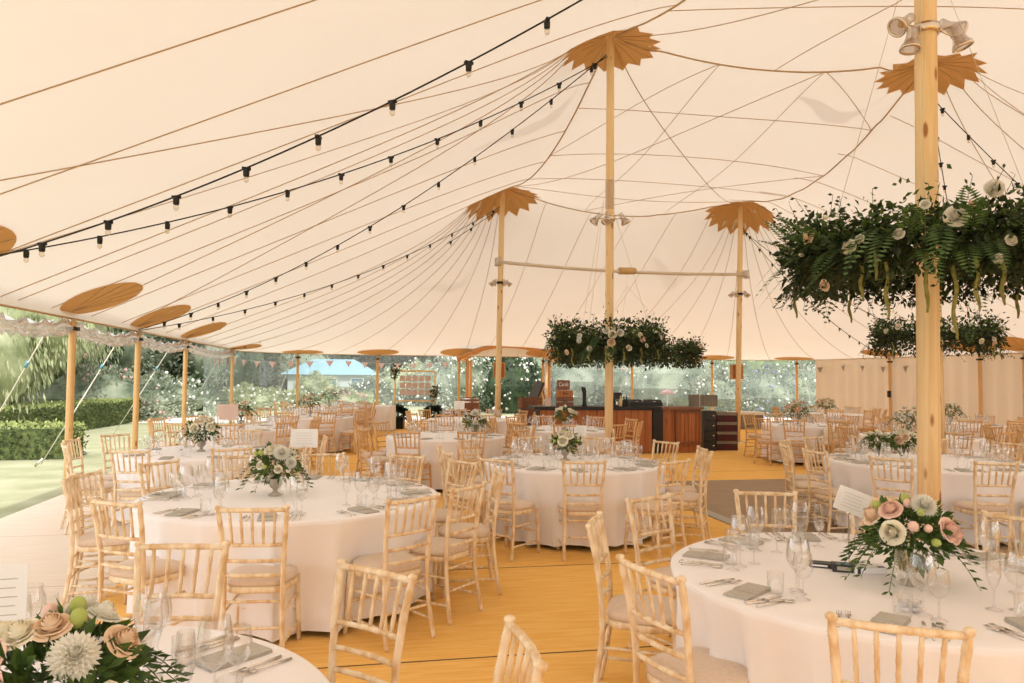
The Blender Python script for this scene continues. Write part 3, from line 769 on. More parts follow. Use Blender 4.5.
# ------------------------------------------------------------------ flower hoops
def hoop(c, R, thick, label, seed, nleaf, nfern, flowers, tassels, ropes, ls=.07, height=.22, blmul=1.0):
    rs = random.Random(seed)
    t = thing('flower_hoop', label, 'hanging flower hoop', c, 0, 'suspended flower hoops')
    n = 48; ob('hoop_ring', M().tube([(R * math.cos(2 * PI * i / n), R * math.sin(2 * PI * i / n), 0) for i in range(n + 1)], .02, 6, False), t, mats='leafdark')
    m = M()
    for i in range(nleaf):
        a = rs.uniform(0, 2 * PI); lump = .75 + .35 * math.sin(a * 3 + seed) + .2 * math.sin(a * 7)
        rr = max(-1.1, min(1.1, rs.gauss(0, .55))) * thick; zz = max(-1, min(1, rs.gauss(-.0, .48))) * height * (1 + .3 * lump); ra = R + rr
        p = Vector((ra * math.cos(a), ra * math.sin(a), zz)); out = Vector((math.cos(a) * rr * 3, math.sin(a) * rr * 3, zz * 2 - .1)) + Vector((rs.uniform(-.5, .5), rs.uniform(-.5, .5), rs.uniform(-.6, .4)))
        s = ls * rs.uniform(.5, 1.3); m.leaf(p, out, s * .5, s)
    md = m; m = M()
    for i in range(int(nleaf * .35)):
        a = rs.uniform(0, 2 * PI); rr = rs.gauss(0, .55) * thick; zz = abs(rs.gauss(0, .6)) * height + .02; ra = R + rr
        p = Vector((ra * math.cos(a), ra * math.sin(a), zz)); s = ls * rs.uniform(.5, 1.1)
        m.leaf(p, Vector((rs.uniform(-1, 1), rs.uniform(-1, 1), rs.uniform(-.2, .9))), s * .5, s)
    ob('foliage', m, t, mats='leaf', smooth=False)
    for i in range(nfern):
        m = M(); a = rs.uniform(0, 2 * PI) if i % 2 else math.radians(rs.uniform(180, 310)); dn = rs.random() < .75; d = Vector((math.cos(a), math.sin(a), -.35 if dn else .8)) + Vector((rs.uniform(-.7, .7), rs.uniform(-.7, .7), 0))
        frond(m, Vector(((R + thick * .5) * math.cos(a), (R + thick * .5) * math.sin(a), rs.uniform(-.08, .12))), d, rs.uniform(.30, .48) * (1 if R > .75 else .8), .08, .55 if dn else .15)
        ob('fern_frond', m, t, mats='fern', smooth=False)
    # wispy sprigs
    m = md
    for i in range(int(nleaf / 60)):
        a = rs.uniform(0, 2 * PI); up = rs.random() < .3; p0 = Vector(((R + thick * .4) * math.cos(a), (R + thick * .4) * math.sin(a), .1 if up else -.12))
        d = Vector((math.cos(a) * .4 + rs.uniform(-.4, .4), math.sin(a) * .4 + rs.uniform(-.4, .4), 1 if up else -.7)); l = rs.uniform(.16, .32)
        for k in range(7):
            q = p0 + d * l * k / 6; m.leaf(q, Vector((rs.uniform(-1, 1), rs.uniform(-1, 1), rs.uniform(-.5, .5))), .018, .035)
        m.tube([p0, p0 + d * l], .0018, 3, False)
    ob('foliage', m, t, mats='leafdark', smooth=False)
    for kind, az, zz, s in flowers:
        a = math.radians(az); d = Vector((math.cos(a), math.sin(a), .25 if zz > -.1 else -.3))
        bloom(kind, t, Vector(((R + thick * .85) * math.cos(a), (R + thick * .85) * math.sin(a), zz)), d, s * blmul)
    for az, z0, l, ri in tassels:
        a = math.radians(az); p = Vector(((R + ri) * math.cos(a), (R + ri) * math.sin(a), z0)); P = []; RR = []
        for k in range(11): P.append(p + Vector((.006 * math.sin(k * .9 + az), .01 * math.cos(k), -l * k / 10))); RR.append(.0105 * (1 + .25 * (k % 2)) * (1 if k < 9 else .6))
        o = ob('amaranthus_tassel', M().tube(P, RR, 7), t, mats='tassel'); o['label'] = 'hanging lime green amaranthus tassel'
    for q in ropes: ob('suspension_cord', M().tube([q[0], q[1]], .0022, 4), t, mats='rope')
    return t
rs = random.Random(3)
def hf(n, kinds, zr=(-.18, .22), s=(.8, 1.2)): return [(rs.choice(kinds), 360 * i / n + rs.uniform(-9, 9), rs.uniform(*zr), rs.uniform(*s)) for i in range(n)]
c1 = P1b + Vector((.03, .0, 2.55))
big = [('white', 250, .10, 1.5), ('white', 231, .02, .8), ('cream', 280, .02, 1.35), ('white', 305, .17, 1.6), ('cream', 318, .05, 1.4), ('mum', 262, .24, 1.1), ('pinkbud', 255, .16, 1.2), ('cream', 212, -.02, 1.0), ('peach', 190, .10, 1.1), ('white', 268, -.05, .8), ('mum', 263, -.16, .6), ('mum', 292, -.14, .6), ('white', 240, .18, .7), ('white', 330, -.12, 1.1), ('peach', 200, -.25, .8), ('white', 286, -.22, .8)]
big += hf(16, ['white', 'cream', 'mum', 'peach', 'bud', 'bud'], s=(.6, 1.0))
hoop(c1, .77, .17, 'large fern and white rose hoop hung round the thick right mast', 5, 10500, 60, big,
     [(214, -.12, .24, .05), (226, -.14, .34, .1), (240, -.1, .36, .1), (250, -.18, .44, .05), (257, -.15, .30, .1), (222, -.05, .2, .1), (296, -.12, .36, .1), (289, -.15, .2, .05), (310, -.10, .34, .1), (325, -.12, .3, .1), (268, -.12, .3, .05), (150, -.1, .3, .1), (100, -.1, .3, .1), (60, -.1, .3, .1), (20, -.1, .3, .1)],
     [((.86, 0, 0), (.06, 0, 2.2)), ((-.43, .74, 0), (-.05, .05, 2.2)), ((-.43, -.74, 0), (-.05, -.05, 2.2))], ls=.062, height=.17)
c2 = Vector((P2b.x, P2b.y, CAMH + 35 / F * 10.3)) + Vector((-.03, 0, 0))
hoop(c2, .66, .14, 'flower hoop with white roses hung round the tall centre mast', 11, 6000, 10, [('white', 262, .13, 1.1), ('cream', 268, .08, 1.2), ('white', 276, .1, 1.1), ('peach', 267, -.03, 1.1), ('white', 235, .06, .9), ('pink', 300, .02, .9)] + hf(30, ['white', 'cream', 'mum', 'peach', 'bud', 'bud', 'bud'], (-.18, .2), (.5, .9)), [(a, -.1, .22, .08) for a in (200, 225, 245, 262, 280, 300, 330)],
     [((.66, 0, 0), (.05, 0, 2.0)), ((-.33, .57, 0), (-.05, .05, 2.0)), ((-.33, -.57, 0), (-.05, -.05, 2.0))], ls=.06, height=.20)
c3 = atD(630, 354, 19.1)
tp = blk + a - c3
hoop(c3, 1.62, .20, 'wide flower hoop hanging from the crossbar behind the centre hoop', 17, 7000, 10, hf(46, ['white', 'cream', 'mum', 'peach', 'pink', 'bud', 'bud'], (-.2, .2), (.9, 1.4)), [(a, -.1, .28, .1) for a in (230, 260, 300, 330, 350)],
     [((1.62 * math.cos(math.radians(q)), 1.62 * math.sin(math.radians(q)), 0), tuple(tp + Vector((0, 0, -.4)))) for q in (10, 130, 250)] + [(tuple(tp), tuple(tp + Vector((0, 0, -.42))))], ls=.09, height=.24)
c5 = atD(935, 337, 11.0)
hoop(c5, .74, .13, 'smaller flower hoop on the hidden mast, below the large fern hoop', 23, 4500, 12, hf(26, ['white', 'cream', 'peach', 'pink', 'bud'], (-.15, .18), (.6, 1.0)), [(a, -.1, .25, .08) for a in (200, 240, 300, 320)],
     [((.74, 0, 0), (.1, 0, 2.2)), ((-.37, .64, 0), (-.05, .05, 2.2)), ((-.37, -.64, 0), (-.05, -.05, 2.2))], ls=.06, height=.19)
# ------------------------------------------------------------------ festoon lights
SOCK = M().lathe([(.022, 0), (.026, -.01), (.024, -.055), (.018, -.06)], 8).box((0, 0, .006), (.07, .03, .022)).mesh('lamp_socket', 'black')
BULB = M().ball((0, 0, -.080), .023, 8, 6, (1, 1, 1.25)).mesh('bulb', 'bulbglass')
def festoon(p, q, sag, label, step=.66, start=.3):
    t = thing('festoon_string', label, 'string lights', p, 0, 'festoon light strings')
    n = 40; P = [(q - p) * (i / n) + Vector((0, 0, -sag * 4 * (i / n) * (1 - i / n))) for i in range(n + 1)]
    ob('cable', M().tube(P, .0075, 5, False), t, mats='black'); L = (q - p).length; d = start
    while d < L - .1:
        s = d / L; pt = (q - p) * s + Vector((0, 0, -sag * 4 * s * (1 - s) - .012))
        so = ob('lamp_socket', SOCK, t, pt, rnd() * 3); ob('bulb', BULB, so); d += step
def ptop(k, dz=.45): b, t_ = KP[k]; d = t_ - b; return b + d * ((t_.z - dz) / d.z)
def et(i, dz=-.06): return EPW[i] + Vector((0, 0, dz))
festoon(ptop(0, .5), et(0, -.02), .50, 'nearest festoon light string sweeping from the top edge to the far left edge')
festoon(ptop(1, .35), et(0, .10), .45, 'festoon string from the centre mast top to the left frame edge')
festoon(ptop(1, .30), et(2, .02), .55, 'festoon string from the centre mast top to the second eave pole')
festoon(ptop(2, .55), et(2, .0), .45, 'festoon string from the left far mast to the second eave pole')
festoon(ptop(2, .60), et(4, .0), .35, 'festoon string from the left far mast to the clear wall corner pole')
festoon(ptop(3, .75), et(12, -.02), .5, 'festoon string from the right far mast to the fabric wall, left of the thick mast')
festoon(ptop(3, .85), et(13, .0), .5, 'festoon string from the right far mast passing behind the thick mast')
festoon(ptop(4, .6), et(13, .0), .5, 'festoon string falling from the hidden mast behind the large fern hoop')
festoon(ptop(4, .6), et(15, .0), .4, 'festoon string from the hidden mast towards the right frame edge')
# ------------------------------------------------------------------ walls of the tent (setting)
def wall_path(d0, d1, inset=.0):
    # pieces of the outline between two u,v points (walking the polygon)
    L = [];
    for k in range(len(OP)):
        a, b = OP[k], OP[(k + 1) % len(OP)]; n = max(1, int(math.hypot(b[0] - a[0], b[1] - a[1]) / .12))
        for i in range(n): L.append((a[0] + (b[0] - a[0]) * i / n, a[1] + (b[1] - a[1]) * i / n))
    def idx(p): return min(range(len(L)), key=lambda i: (L[i][0] - p[0]) ** 2 + (L[i][1] - p[1]) ** 2)
    i, j = idx(d0), idx(d1)
    return L[i:j + 1] if j >= i else L[i:] + L[:j + 1]
def wall_mesh(path, amp, z0=.02, z1=ZE - .02, wl=.5, ph=0):
    vs = []; fs = []; n = len(path); rows = 6
    for r in range(rows + 1):
        z = z0 + (z1 - z0) * r / rows
        for i, p in enumerate(path):
            a = amp * (1 - .7 * r / rows) * math.sin(i * .12 / wl * 2 * PI + ph + .8 * math.sin(i * .11))
            q = path[min(i + 1, n - 1)]; o = path[max(i - 1, 0)]; tx, ty = q[0] - o[0], q[1] - o[1]; l = math.hypot(tx, ty) or 1
            x, y = xy(p[0] - ty / l * a, p[1] + tx / l * a); vs.append((x, y, z))
    for r in range(rows):
        for i in range(n - 1): fs.append((r * n + i, r * n + i + 1, (r + 1) * n + i + 1, (r + 1) * n + i))
    return M().add(vs, fs)
w_right = outline_hit(815)
struct('wall_right', wall_mesh(wall_path((U1, 4.0), w_right), .05, wl=.55), 'wallcloth', True)
h = [outline_hit(p) for p in (815, 712, 632, 546, 457, 377.5, 297.5, 205)]
k = 1
for a_, b_ in ((0, 1), (1, 2), (2, 3), (4, 5), (5, 6), (6, 7)):
    struct('window_%d' % k, wall_mesh(wall_path(h[a_], h[b_]), .02, wl=.9, ph=k), 'clearwall', True); k += 1
# rolled-up clear wall along the open lawn side
for a_, b_, lab in ((outline_hit(-60), EP[1], 'crumpled clear wall rolled up under the eave at the left frame edge'), (EP[1], EP[2], 'crumpled clear wall rolled up between the first two lawn-side poles'), (EP[2], EP[3], 'crumpled clear wall rolled up between second and third lawn-side poles'), (EP[3], EP[4], 'crumpled clear wall rolled up just before the clear wall corner')):
    pth = wall_path(b_, a_); m = M(); vs = []; fs = []; N = 10
    for i, p in enumerate(pth):
        x, y = xy(*p); s = i / max(1, len(pth) - 1); dz = -.13 - .10 * math.sin(s * PI)
        q = pth[min(i + 1, len(pth) - 1)]; o_ = pth[max(0, i - 1)]; tx, ty = xy(q[0] - o_[0], q[1] - o_[1]); l = math.hypot(tx, ty) or 1; nx, ny = -ty / l, tx / l
        for j in range(N):
            an = 2 * PI * j / N; r = .075 + .03 * math.sin(i * 1.3 + j * 2.1) + .02 * math.sin(i * 3.7 + j); vs.append((x + nx * r * math.cos(an), y + ny * r * math.cos(an), ZE + dz + r * math.sin(an) * 1.2))
    for i in range(len(pth) - 1):
        for j in range(N): fs.append((i * N + j, i * N + (j + 1) % N, (i + 1) * N + (j + 1) % N, (i + 1) * N + j))
    m.add(vs, fs); tag(ob('rolled_clear_wall', m, mats='rolledclear'), lab, 'rolled wall', 'rolled up clear walls')
# bunting outside the clear wall and inside the fabric wall
def bunting(pth, z, mats, label, step, group):
    pts = [Vector((*xy(*p), z - .10 * math.sin((i % 36) / 36 * PI))) for i, p in enumerate(pth)]
    t = thing('bunting', label, 'bunting', pts[0], 0, group)
    ob('cord', M().tube([p - pts[0] for p in pts], .004, 4, False), t, mats='rope'); i = 2
    while i < len(pts) - 3:
        a_, b_ = pts[i] - pts[0], pts[i + 2] - pts[0]; m = M(); mid_ = (a_ + b_) / 2 + Vector((0, 0, -.22)); off = Vector((.004, .004, 0))
        m.add([a_, b_, mid_, a_ + off, b_ + off, mid_ + off], [(0, 1, 2), (5, 4, 3), (0, 3, 4, 1), (1, 4, 5, 2), (2, 5, 3, 0)]); ob('flag', m, t, mats=mats, smooth=False); i += step
def shift(pth, d):
    o = []
    for i, p in enumerate(pth):
        q = nearest(p[0], p[1]); a_ = pth[max(0, i - 1)]; b_ = pth[min(len(pth) - 1, i + 1)]; tx, ty = b_[0] - a_[0], b_[1] - a_[1]; l = math.hypot(tx, ty) or 1
        o.append((p[0] + ty / l * d, p[1] - tx / l * d))
    return o
bunting(shift(wall_path(outline_hit(457), outline_hit(215)), .12), 2.25, 'pinkbunting', 'pale pink triangle bunting along the clear wall left of the arch', 5, 'bunting strings')
bunting(shift(wall_path((U1, 20), outline_hit(815)), -.14), 2.25, 'greybunting', 'grey triangle bunting along the cream fabric wall', 9, 'bunting strings')
# entrance arch, bowed beams outside the tent
aC = at(503, 430, 0)
def arch(Dy, x0, x1, zs, zt, r, o):
    P = []
    for i in range(17):
        s = i / 16; P.append(Vector((x0 + (x1 - x0) * s, Dy, zs + (zt - zs) * math.sin(PI * s) ** .8)))
    m = M()
    m.tube([p - o for p in P], r, 8); return m
e0 = atD(467, 400, 26.9); e1 = atD(549, 400, 27.9)
t = thing('entrance_arch', 'curved timber entrance arch with reddish posts behind the left far mast', 'arch', (e0.x, e0.y, 0))
o0 = Vector((e0.x, e0.y, 0))
for nm, dy in (('post', 0), ('post', 2.2)):
    for e, pz in ((e0, 2.32), (e1, 2.32)): ob('post', M().tube([Vector((e.x - o0.x, e.y - o0.y + dy, 0)), Vector((e.x - o0.x, e.y - o0.y + dy, pz))], .06, 8), t, mats='archwood')
for dy in (0, 2.2):
    P = []
    for i in range(21):
        s = -.12 + 1.24 * i / 20; x = e0.x + (e1.x - e0.x) * s; y = e0.y + (e1.y - e0.y) * s + dy; z = 2.85 - 2.2 * (s - .5) ** 2 * .62
        P.append(Vector((x, y, z)) - o0)
    ob('bowed_beam', M().tube(P, .085, 8), t, mats='archwood')
m = M(); vs = []; fs = []
for i in range(21):
    s = -.08 + 1.16 * i / 20; x = e0.x + (e1.x - e0.x) * s; y = e0.y + (e1.y - e0.y) * s; z = 2.95 - 2.2 * (s - .5) ** 2 * .62
    vs += [(x - o0.x, y - o0.y - .05, z), (x - o0.x, y - o0.y + 2.25, z)]
m.add(vs, [(2 * i, 2 * i + 1, 2 * i + 3, 2 * i + 2) for i in range(20)]); ob('porch_canvas', m, t, mats='canvas')
pth = wall_path(outline_hit(546), outline_hit(457)); q0 = xy(*pth[0]); q1 = xy(*pth[-1])
# ------------------------------------------------------------------ ground
def quad(name, P, mats, z, thick=.05, stru=True):
    m = M(); n = len(P); m.add([(x, y, z) for x, y in P] + [(x, y, z - thick) for x, y in P], [tuple(range(n)), tuple(range(2 * n - 1, n - 1, -1))] + [(i, i + n, (i + 1) % n + n, (i + 1) % n) for i in range(n)])
    o = ob(name, m, mats=mats, smooth=False); o['kind'] = 'structure'; return o
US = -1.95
def rr(u0, u1, v0, v1): return [xy(u0, v0), xy(u1, v0), xy(u1, v1), xy(u0, v1)]
cut = [p for p in outline_poly(inset=0, n=10)]
def clip_poly(P, f):   # keep points where f>0 (linear function)
    o = []
    for i in range(len(P)):
        a_, b_ = P[i], P[(i + 1) % len(P)]; fa, fb = f(a_), f(b_)
        if fa >= 0: o.append(a_)
        if fa * fb < 0: t_ = fa / (fa - fb); o.append((a_[0] + (b_[0] - a_[0]) * t_, a_[1] + (b_[1] - a_[1]) * t_))
    return o
quad('floor', [xy(*p) for p in clip_poly(cut, lambda p: p[0] - US)], 'jute', 0)
quad('floor_daylit', [xy(*p) for p in clip_poly(cut, lambda p: US - p[0])], 'daylit_jute', 0)  # same matting along the open side, daylight painted in as a paler colour
dA = uv(*at(698, 512)[:2]); DU0 = dA[0]; DV1 = uv(*at(700, 481.2)[:2])[1]
quad('floor_dance', rr(DU0 + .16, DU0 + 5.0, 4.0, DV1), 'floorwood', .012, .012)
quad('trim_1', rr(DU0, DU0 + .16, 4.0, DV1), 'floortrim', .014, .013)
quad('ground_lawn', [(-120, -40), (120, -40), (120, 160), (-120, 160)], 'lawn', -.06, .02)
quad('ground_path', rr(-10, 22, V1 + .3, V1 + 4.2), 'gravel', -.04, .01)
# ================================================================== TABLES
def cloth_mesh(R, zt, z0, seed, folds=18, detail=1):
    rs = random.Random(seed); n = 160 if detail else 90; vs = [(0, 0, zt)]; fs = []
    ph = [rs.uniform(0, 6.28) for _ in range(4)]
    prof = [(R * .5, zt, 0), (R * .9, zt, 0), (R - .012, zt, 0), (R, zt - .006, 0), (R + .004, zt - .03, .06), (R + .006, zt - .12, .35), (R + .01, zt - .25, .65), (R + .012, zt - .42, .8), (R + .02, zt - .6, 1), (R + .025, z0, 1.1)]
    for r, z, k in prof:
        for i in range(n):
            a = 2 * PI * i / n
            w = 1 - 2 * abs(math.sin(a * folds / 2 + ph[0] + 1.3 * math.sin(a * 2 + ph[1]) + .5 * math.sin(a * 5 + ph[3]))) ** .65; w *= .75 + .25 * math.sin(a * 3 + ph[2])
            rr_ = r + k * .085 * w + k * .008 * math.sin(a * 37 + ph[3]) - k * .055
            zz = z if z > z0 + .01 else z0 + .012 * (1 + math.sin(a * 5 + ph[2]))
            vs.append((rr_ * math.cos(a), rr_ * math.sin(a), zz))
    for i in range(n): fs.append((0, 1 + i, 1 + (i + 1) % n))
    for r in range(len(prof) - 1):
        for i in range(n): fs.append((1 + r * n + i, 1 + (r + 1) * n + i, 1 + (r + 1) * n + (i + 1) % n, 1 + r * n + (i + 1) % n))
    return M().add(vs, fs)
TZ = .762
CLOCK = {}
def clockword(phi):      # phi: direction from the table centre, degrees; the viewer is at -Y
    h = round(((90 - phi) % 360) / 30) % 12
    return ['far side', 'far right', 'rear right', 'right side', 'right front', 'near right', 'near side', 'near left', 'left front', 'left side', 'rear left', 'far left'][h]
USEDL = set()
def uniq(label, extra):
    if label in USEDL: label = label + ' ' + extra
    USEDL.add(label); return label
def table(name, x, y, R, angs, desc, near=True, mid=True, explicit=(), z0=.035, wood_m='limewash', gsets=('wine_glass', 'small_wine_glass', 'champagne_flute'), folds=18, skip=()):
    t = thing('round_table', 'round folding table under the cloth, %s' % desc, 'table', (x, y, 0), 0, 'round banquet tables')
    ob('tabletop', M().lathe([(R - .03, .72), (R - .01, .725), (R - .01, TZ - .012), (R - .03, TZ - .007)], 40), t, mats='cratewood', smooth=False)
    for sx in (-1, 1):
        for sy in (-1, 1): ob('leg', M().tube([(sx * .38, sy * .38, 0), (sx * .35, sy * .35, .72)], .016, 6), t, mats='black')
    c = ob('tablecloth', cloth_mesh(R, TZ, z0, int(x * 10 + y * 100), folds, near), None, (x, y, 0), mats='cloth'); tag(c, 'white floor length tablecloth on %s' % desc, 'tablecloth', 'white round tablecloths')
    seats = []
    for e in explicit:
        (xl, yl), (xr, yr) = e; a = at(xl, yl, .915); b = at(xr, yr, .915); mid_ = (a + b) / 2; d = (b - a); d.z = 0; d.normalize()
        nrm = Vector((-d.y, d.x, 0)); toC = Vector((x, y, 0)) - mid_; toC.z = 0; toC.normalize()
        if nrm.dot(toC) < 0: nrm = -nrm
        f = (nrm * .55 + toC * .45).normalized(); o = mid_ + f * .255; dc = Vector((o.x - x, o.y - y, 0))
        mn = R + .08
        if dc.length < mn: dc = dc.normalized() * mn
        seats.append((math.degrees(math.atan2(dc.y, dc.x)), x + dc.x, y + dc.y, math.atan2(f.y, f.x) - PI / 2))
    for k, ph in enumerate(angs):
        if isinstance(ph, tuple): ph, dr, dy_ = ph
        else: dr, dy_ = U(-.02, .05), U(-6, 6)
        a = math.radians(ph); rr_ = R + .21 + dr; seats.append((ph, x + rr_ * math.cos(a), y + rr_ * math.sin(a), a + PI / 2 + math.radians(dy_)))
    for k, (ph, cx_, cy_, rz) in enumerate(seats):
        w = clockword(ph); lab = uniq('limewashed chiavari chair, %s of %s' % (w, desc), '(outer)')
        chair(cx_, cy_, rz, lab, 'chairs at %s' % desc, True, wood_m)
    zt = TZ + .001
    for k, (ph, cx_, cy_, rz) in enumerate(seats):
        if k in skip: continue
        a = math.radians(ph); w = clockword(ph); d = Vector((math.cos(a), math.sin(a), 0)); s = Vector((-d.y, d.x, 0))   # s: to the right seen from the chair
        rz_ = a + PI / 2
        def P(r, sd): return (x + d.x * r + s.x * sd, y + d.y * r + s.y * sd, zt)
        if near:
            o = tag(ob('napkin', NAP, None, P(R - .17, U(-.02, .02)), rz_ + U(-.5, .5)), uniq('folded grey napkin, %s of %s' % (w, desc), 'edge'), 'napkin', 'grey folded napkins')
            for nm, sd, r in (('fork', -.13, .17), ('fork', -.165, .16), ('knife', .125, .17), ('knife', .155, .165), ('spoon', .19, .17)):
                lab = '%s %s of the place setting, %s of %s' % ({'fork': 'steel fork', 'knife': 'steel knife', 'spoon': 'steel spoon'}[nm], {-.13: 'inner', -.165: 'outer', .125: 'inner', .155: 'outer', .19: 'right'}[sd], w, desc)
                lab = ' '.join(lab.replace('of the place setting, ', '').split()[:16])
                tag(ob(nm, CUT[nm], None, P(R - r, sd), rz_ + U(-.08, .08)), uniq(lab, 'edge'), nm, 'cutlery at %s' % desc)
        elif mid:
            tag(ob('napkin', NAP, None, P(R - .17, 0), rz_ + U(-.4, .4)), uniq('folded grey napkin, %s of %s' % (w, desc), 'edge'), 'napkin', 'grey folded napkins')
        gl = [('wine_glass', .36, .12), ('small_wine_glass', .31, .19), ('champagne_flute', .42, .05), ('tumbler', .30, .08)]
        if not near: gl = gl[:3] if mid else gl[:2]
        for nm, r, sd in gl:
            lab = '%s at the place, %s of %s' % ({'wine_glass': 'large clear wine glass', 'small_wine_glass': 'smaller wine glass', 'champagne_flute': 'tall champagne flute', 'tumbler': 'short water tumbler'}[nm], w, desc)
            glass(nm, P(R - r + U(-.02, .02), sd + U(-.02, .02)), uniq(' '.join(lab.replace('at the place, ', '').split()[:16]), 'edge'), 'glasses at %s' % desc, near)
    return seats
def number_card(p, rz, w, h, z, label, tilt=0, mats='card'):
    t = thing('table_card_stand', label, 'table card', p, rz, 'table cards on stands')
    ob('stand', M().lathe([(.035, 0), (.035, .006), (.006, .012), (.004, .03), (.004, z - .01), (.010, z - .005), (.010, z + .012)], 12), t, mats='chrome')
    c = ob('card', M().box((0, 0, z + h / 2), (w, .003, h)), t, mats=mats, smooth=False)
    if tilt: c.rotation_euler = (0, tilt, 0); c.location = (-z * math.sin(tilt) , 0, z - z * math.cos(tilt))
    m = M()
    for i in range(5): m.box((0, -.0022, z + h * (.78 - .14 * i)), (w * (.62 - .08 * (i % 2)), .0006, h * .014))
    ob('printed_lines', m, c, mats='napkin', smooth=False)
    return t
# T1: cut by the lower left corner
D1 = 'the near left corner table'
table('t1', -1.37, 1.87, .93, [], D1, explicit=[((136, 545), (229, 545)), ((508, 619), (542, 671)), ((341, 564), (412, 578))], skip=())
t1s = [(128, 'left'), (165, 'left')]
D2 = 'the large left urn table'
table('t2', -1.69, 5.79, 1.12, [183, 152, 122, 95, 65, 38, 8], D2, explicit=[((105, 498), (158, 501)), ((67, 484), (72, 473)), ((220, 503), (297, 503)), ((387, 502), (439, 495)), ((451, 489), (486, 484))], folds=17)
D3 = 'the pink rose table'
table('t3', 1.77, 3.59, .98, [62, 0, -38, -75], D3, explicit=[((592, 527), (597, 514)), ((629, 501), (668, 495)), ((633, 557), (699, 578)), ((828, 612), (970, 626)), ((736, 491), (796, 494)), ((979, 519), (1021, 524))])
D4 = 'the middle table by the centre mast'
table('t4', .69, 8.2, .98, [236, 304, 338, 3, 36, 72, 108, 144, 180, 205], D4, explicit=[((560, 457.5), (603, 457.5))])
D10 = 'the wide table behind the thick mast'
table('t10', 4.8, 8.6, 1.1, [230, 262, 293, 322, 200, 176, 148, 118, 88, 58, 28, 0], D10, wood_m='limewash')
D5 = 'the table before the seating chart'
table('t5', -1.02, 11.67, .93, [252, 290, 326, 2, 38, 74, 110, 146, 182, 218], D5, False, wood_m='limewash_warmlit')
D6 = 'the lawn-side urn table'
table('t6', -3.7, 8.92, .93, [222, 264, 304, 340, 16, 52, 88, 124, 160, 192], D6, False, wood_m='limewash')
D7 = 'the second left rear table'
table('t7', -4.75, 12.9, .93, [250 + 36 * i for i in range(10)], D7, False, wood_m='limewash_warmlit')
D8 = 'the third left rear table'
table('t8', -4.5, 16.7, .93, [262 + 36 * i for i in range(10)], D8, False, wood_m='limewash_warmlit')
D9 = 'the table by the far clear wall'
table('t9', -5.3, 21.2, .93, [270 + 36 * i for i in range(10)], D9, False, False, wood_m='limewash_warmlit')
D15 = 'the table before the bar'
table('t15', .95, 13.5, .93, [268, 231, 195, 160, 305, 340, 20, 60, 100, 130], D15, False, wood_m='limewash_warmlit')
D16 = 'the table left of the bar'
table('t16', -.9, 16.3, .93, [250 + 36 * i for i in range(10)], D16, False, False, wood_m='limewash_warmlit')
D11 = 'the draped table beside the clear wall'
table('t11', 6.15, 15.4, .93, [210, 238, 270, 318, 352, 30, 64, 98, 130], D11, False, wood_m='limewash_warmlit')
D12 = 'the table behind the hidden mast'
table('t12', 6.85, 12.45, .93, [262 + 36 * i for i in range(10)], D12, False, wood_m='limewash_warmlit')
D13 = 'the right rear table by the fabric wall'
table('t13', 9.5, 15.9, .93, [250 + 36 * i for i in range(10)], D13, False, wood_m='limewash_warmlit')
D14 = 'the farthest table by the fabric wall'
table('t14', 8.6, 20.2, .93, [255 + 36 * i for i in range(10)], D14, False, False, wood_m='limewash_warmlit')
D17 = 'the far right table at the frame edge'
table('t17', 9.5, 12.3, .93, [240 + 36 * i for i in range(10)], D17, False, False, wood_m='limewash_warmlit')
# drape hanging over T11
m = M(); vs = []; fs = []
for i in range(9):
    s = i / 8; z = TZ + .008 - max(0, s - .3) * .95
    for j in range(9):
        q = j / 8 - .5; yy = -.45 - min(s, .3) / .3 * .50 - max(0, s - .3) * .05; w = .62 * (1 - .25 * max(0, s - .3)); vs.append((.22 + q * w, yy - (.02 * math.sin(j * 2.2) * (s > .3)), z + (0.10 * abs(q) * (s > .8))))
for i in range(8):
    for j in range(8): fs.append((i * 9 + j, i * 9 + j + 1, (i + 1) * 9 + j + 1, (i + 1) * 9 + j))
m.add(vs, fs); o = ob('table_drape', m, None, (6.15, 15.4, 0), mats='drape'); tag(o, 'beige cloth length hanging over the front of the draped table', 'cloth')
# ------------------------------------------------------------------ centrepieces
zt = TZ + .001
def bq(px, py, D, **k):    # on the table top, in the direction of px
    p = atD(px, py, D); p.z = zt; return p
bouquet(bq(62, 600, 1.80), 'blurred near bouquet of white chrysanthemum, pink and peach roses, lower left corner', [('mum', -80, 38, 1.05), ('pink', 198, 34, 1.15), ('peach', -28, 38, .95), ('peach', -110, 72, .9), ('cream', 205, 62, .9), ('cream', 160, 50, .9), ('mum', 70, 45, .9), ('pink', -140, 20, .8), ('white', 20, 60, 1), ('bud', -128, 12, 1.8), ('limebud', -95, -2, 1.6), ('limebud', -70, -10, 1.8), ('limebud', -55, 72, 1.3), ('limebud', 60, 70, 1.3), ('cream', 175, 5, 1.2), ('bud', -60, 8, 1.3), ('pinkbud', 100, 50, 1.2), ('cream', 80, 30, 1.1)], R=.20, nleaf=700, leafsize=.055, seed=2, hgt=.10, trail=14)
bouquet(bq(275, 500, 5.75), 'bouquet of cream chrysanthemum and roses in a stone urn, large left table', [('mum', -75, 38, 1.25), ('mum', -55, 10, .9), ('cream', -115, 55, 1), ('cream', -95, 62, .9), ('white', -40, 40, .8), ('cream', -130, 5, .65), ('cream', -85, -5, .65), ('bud', -60, -10, 1.2), ('limebud', -140, 40, 1.2)] + auto_flowers(4, 8, ['cream', 'bud', 'limebud', 'white']), R=.19, seed=5, nleaf=460, hgt=.15, trail=14)
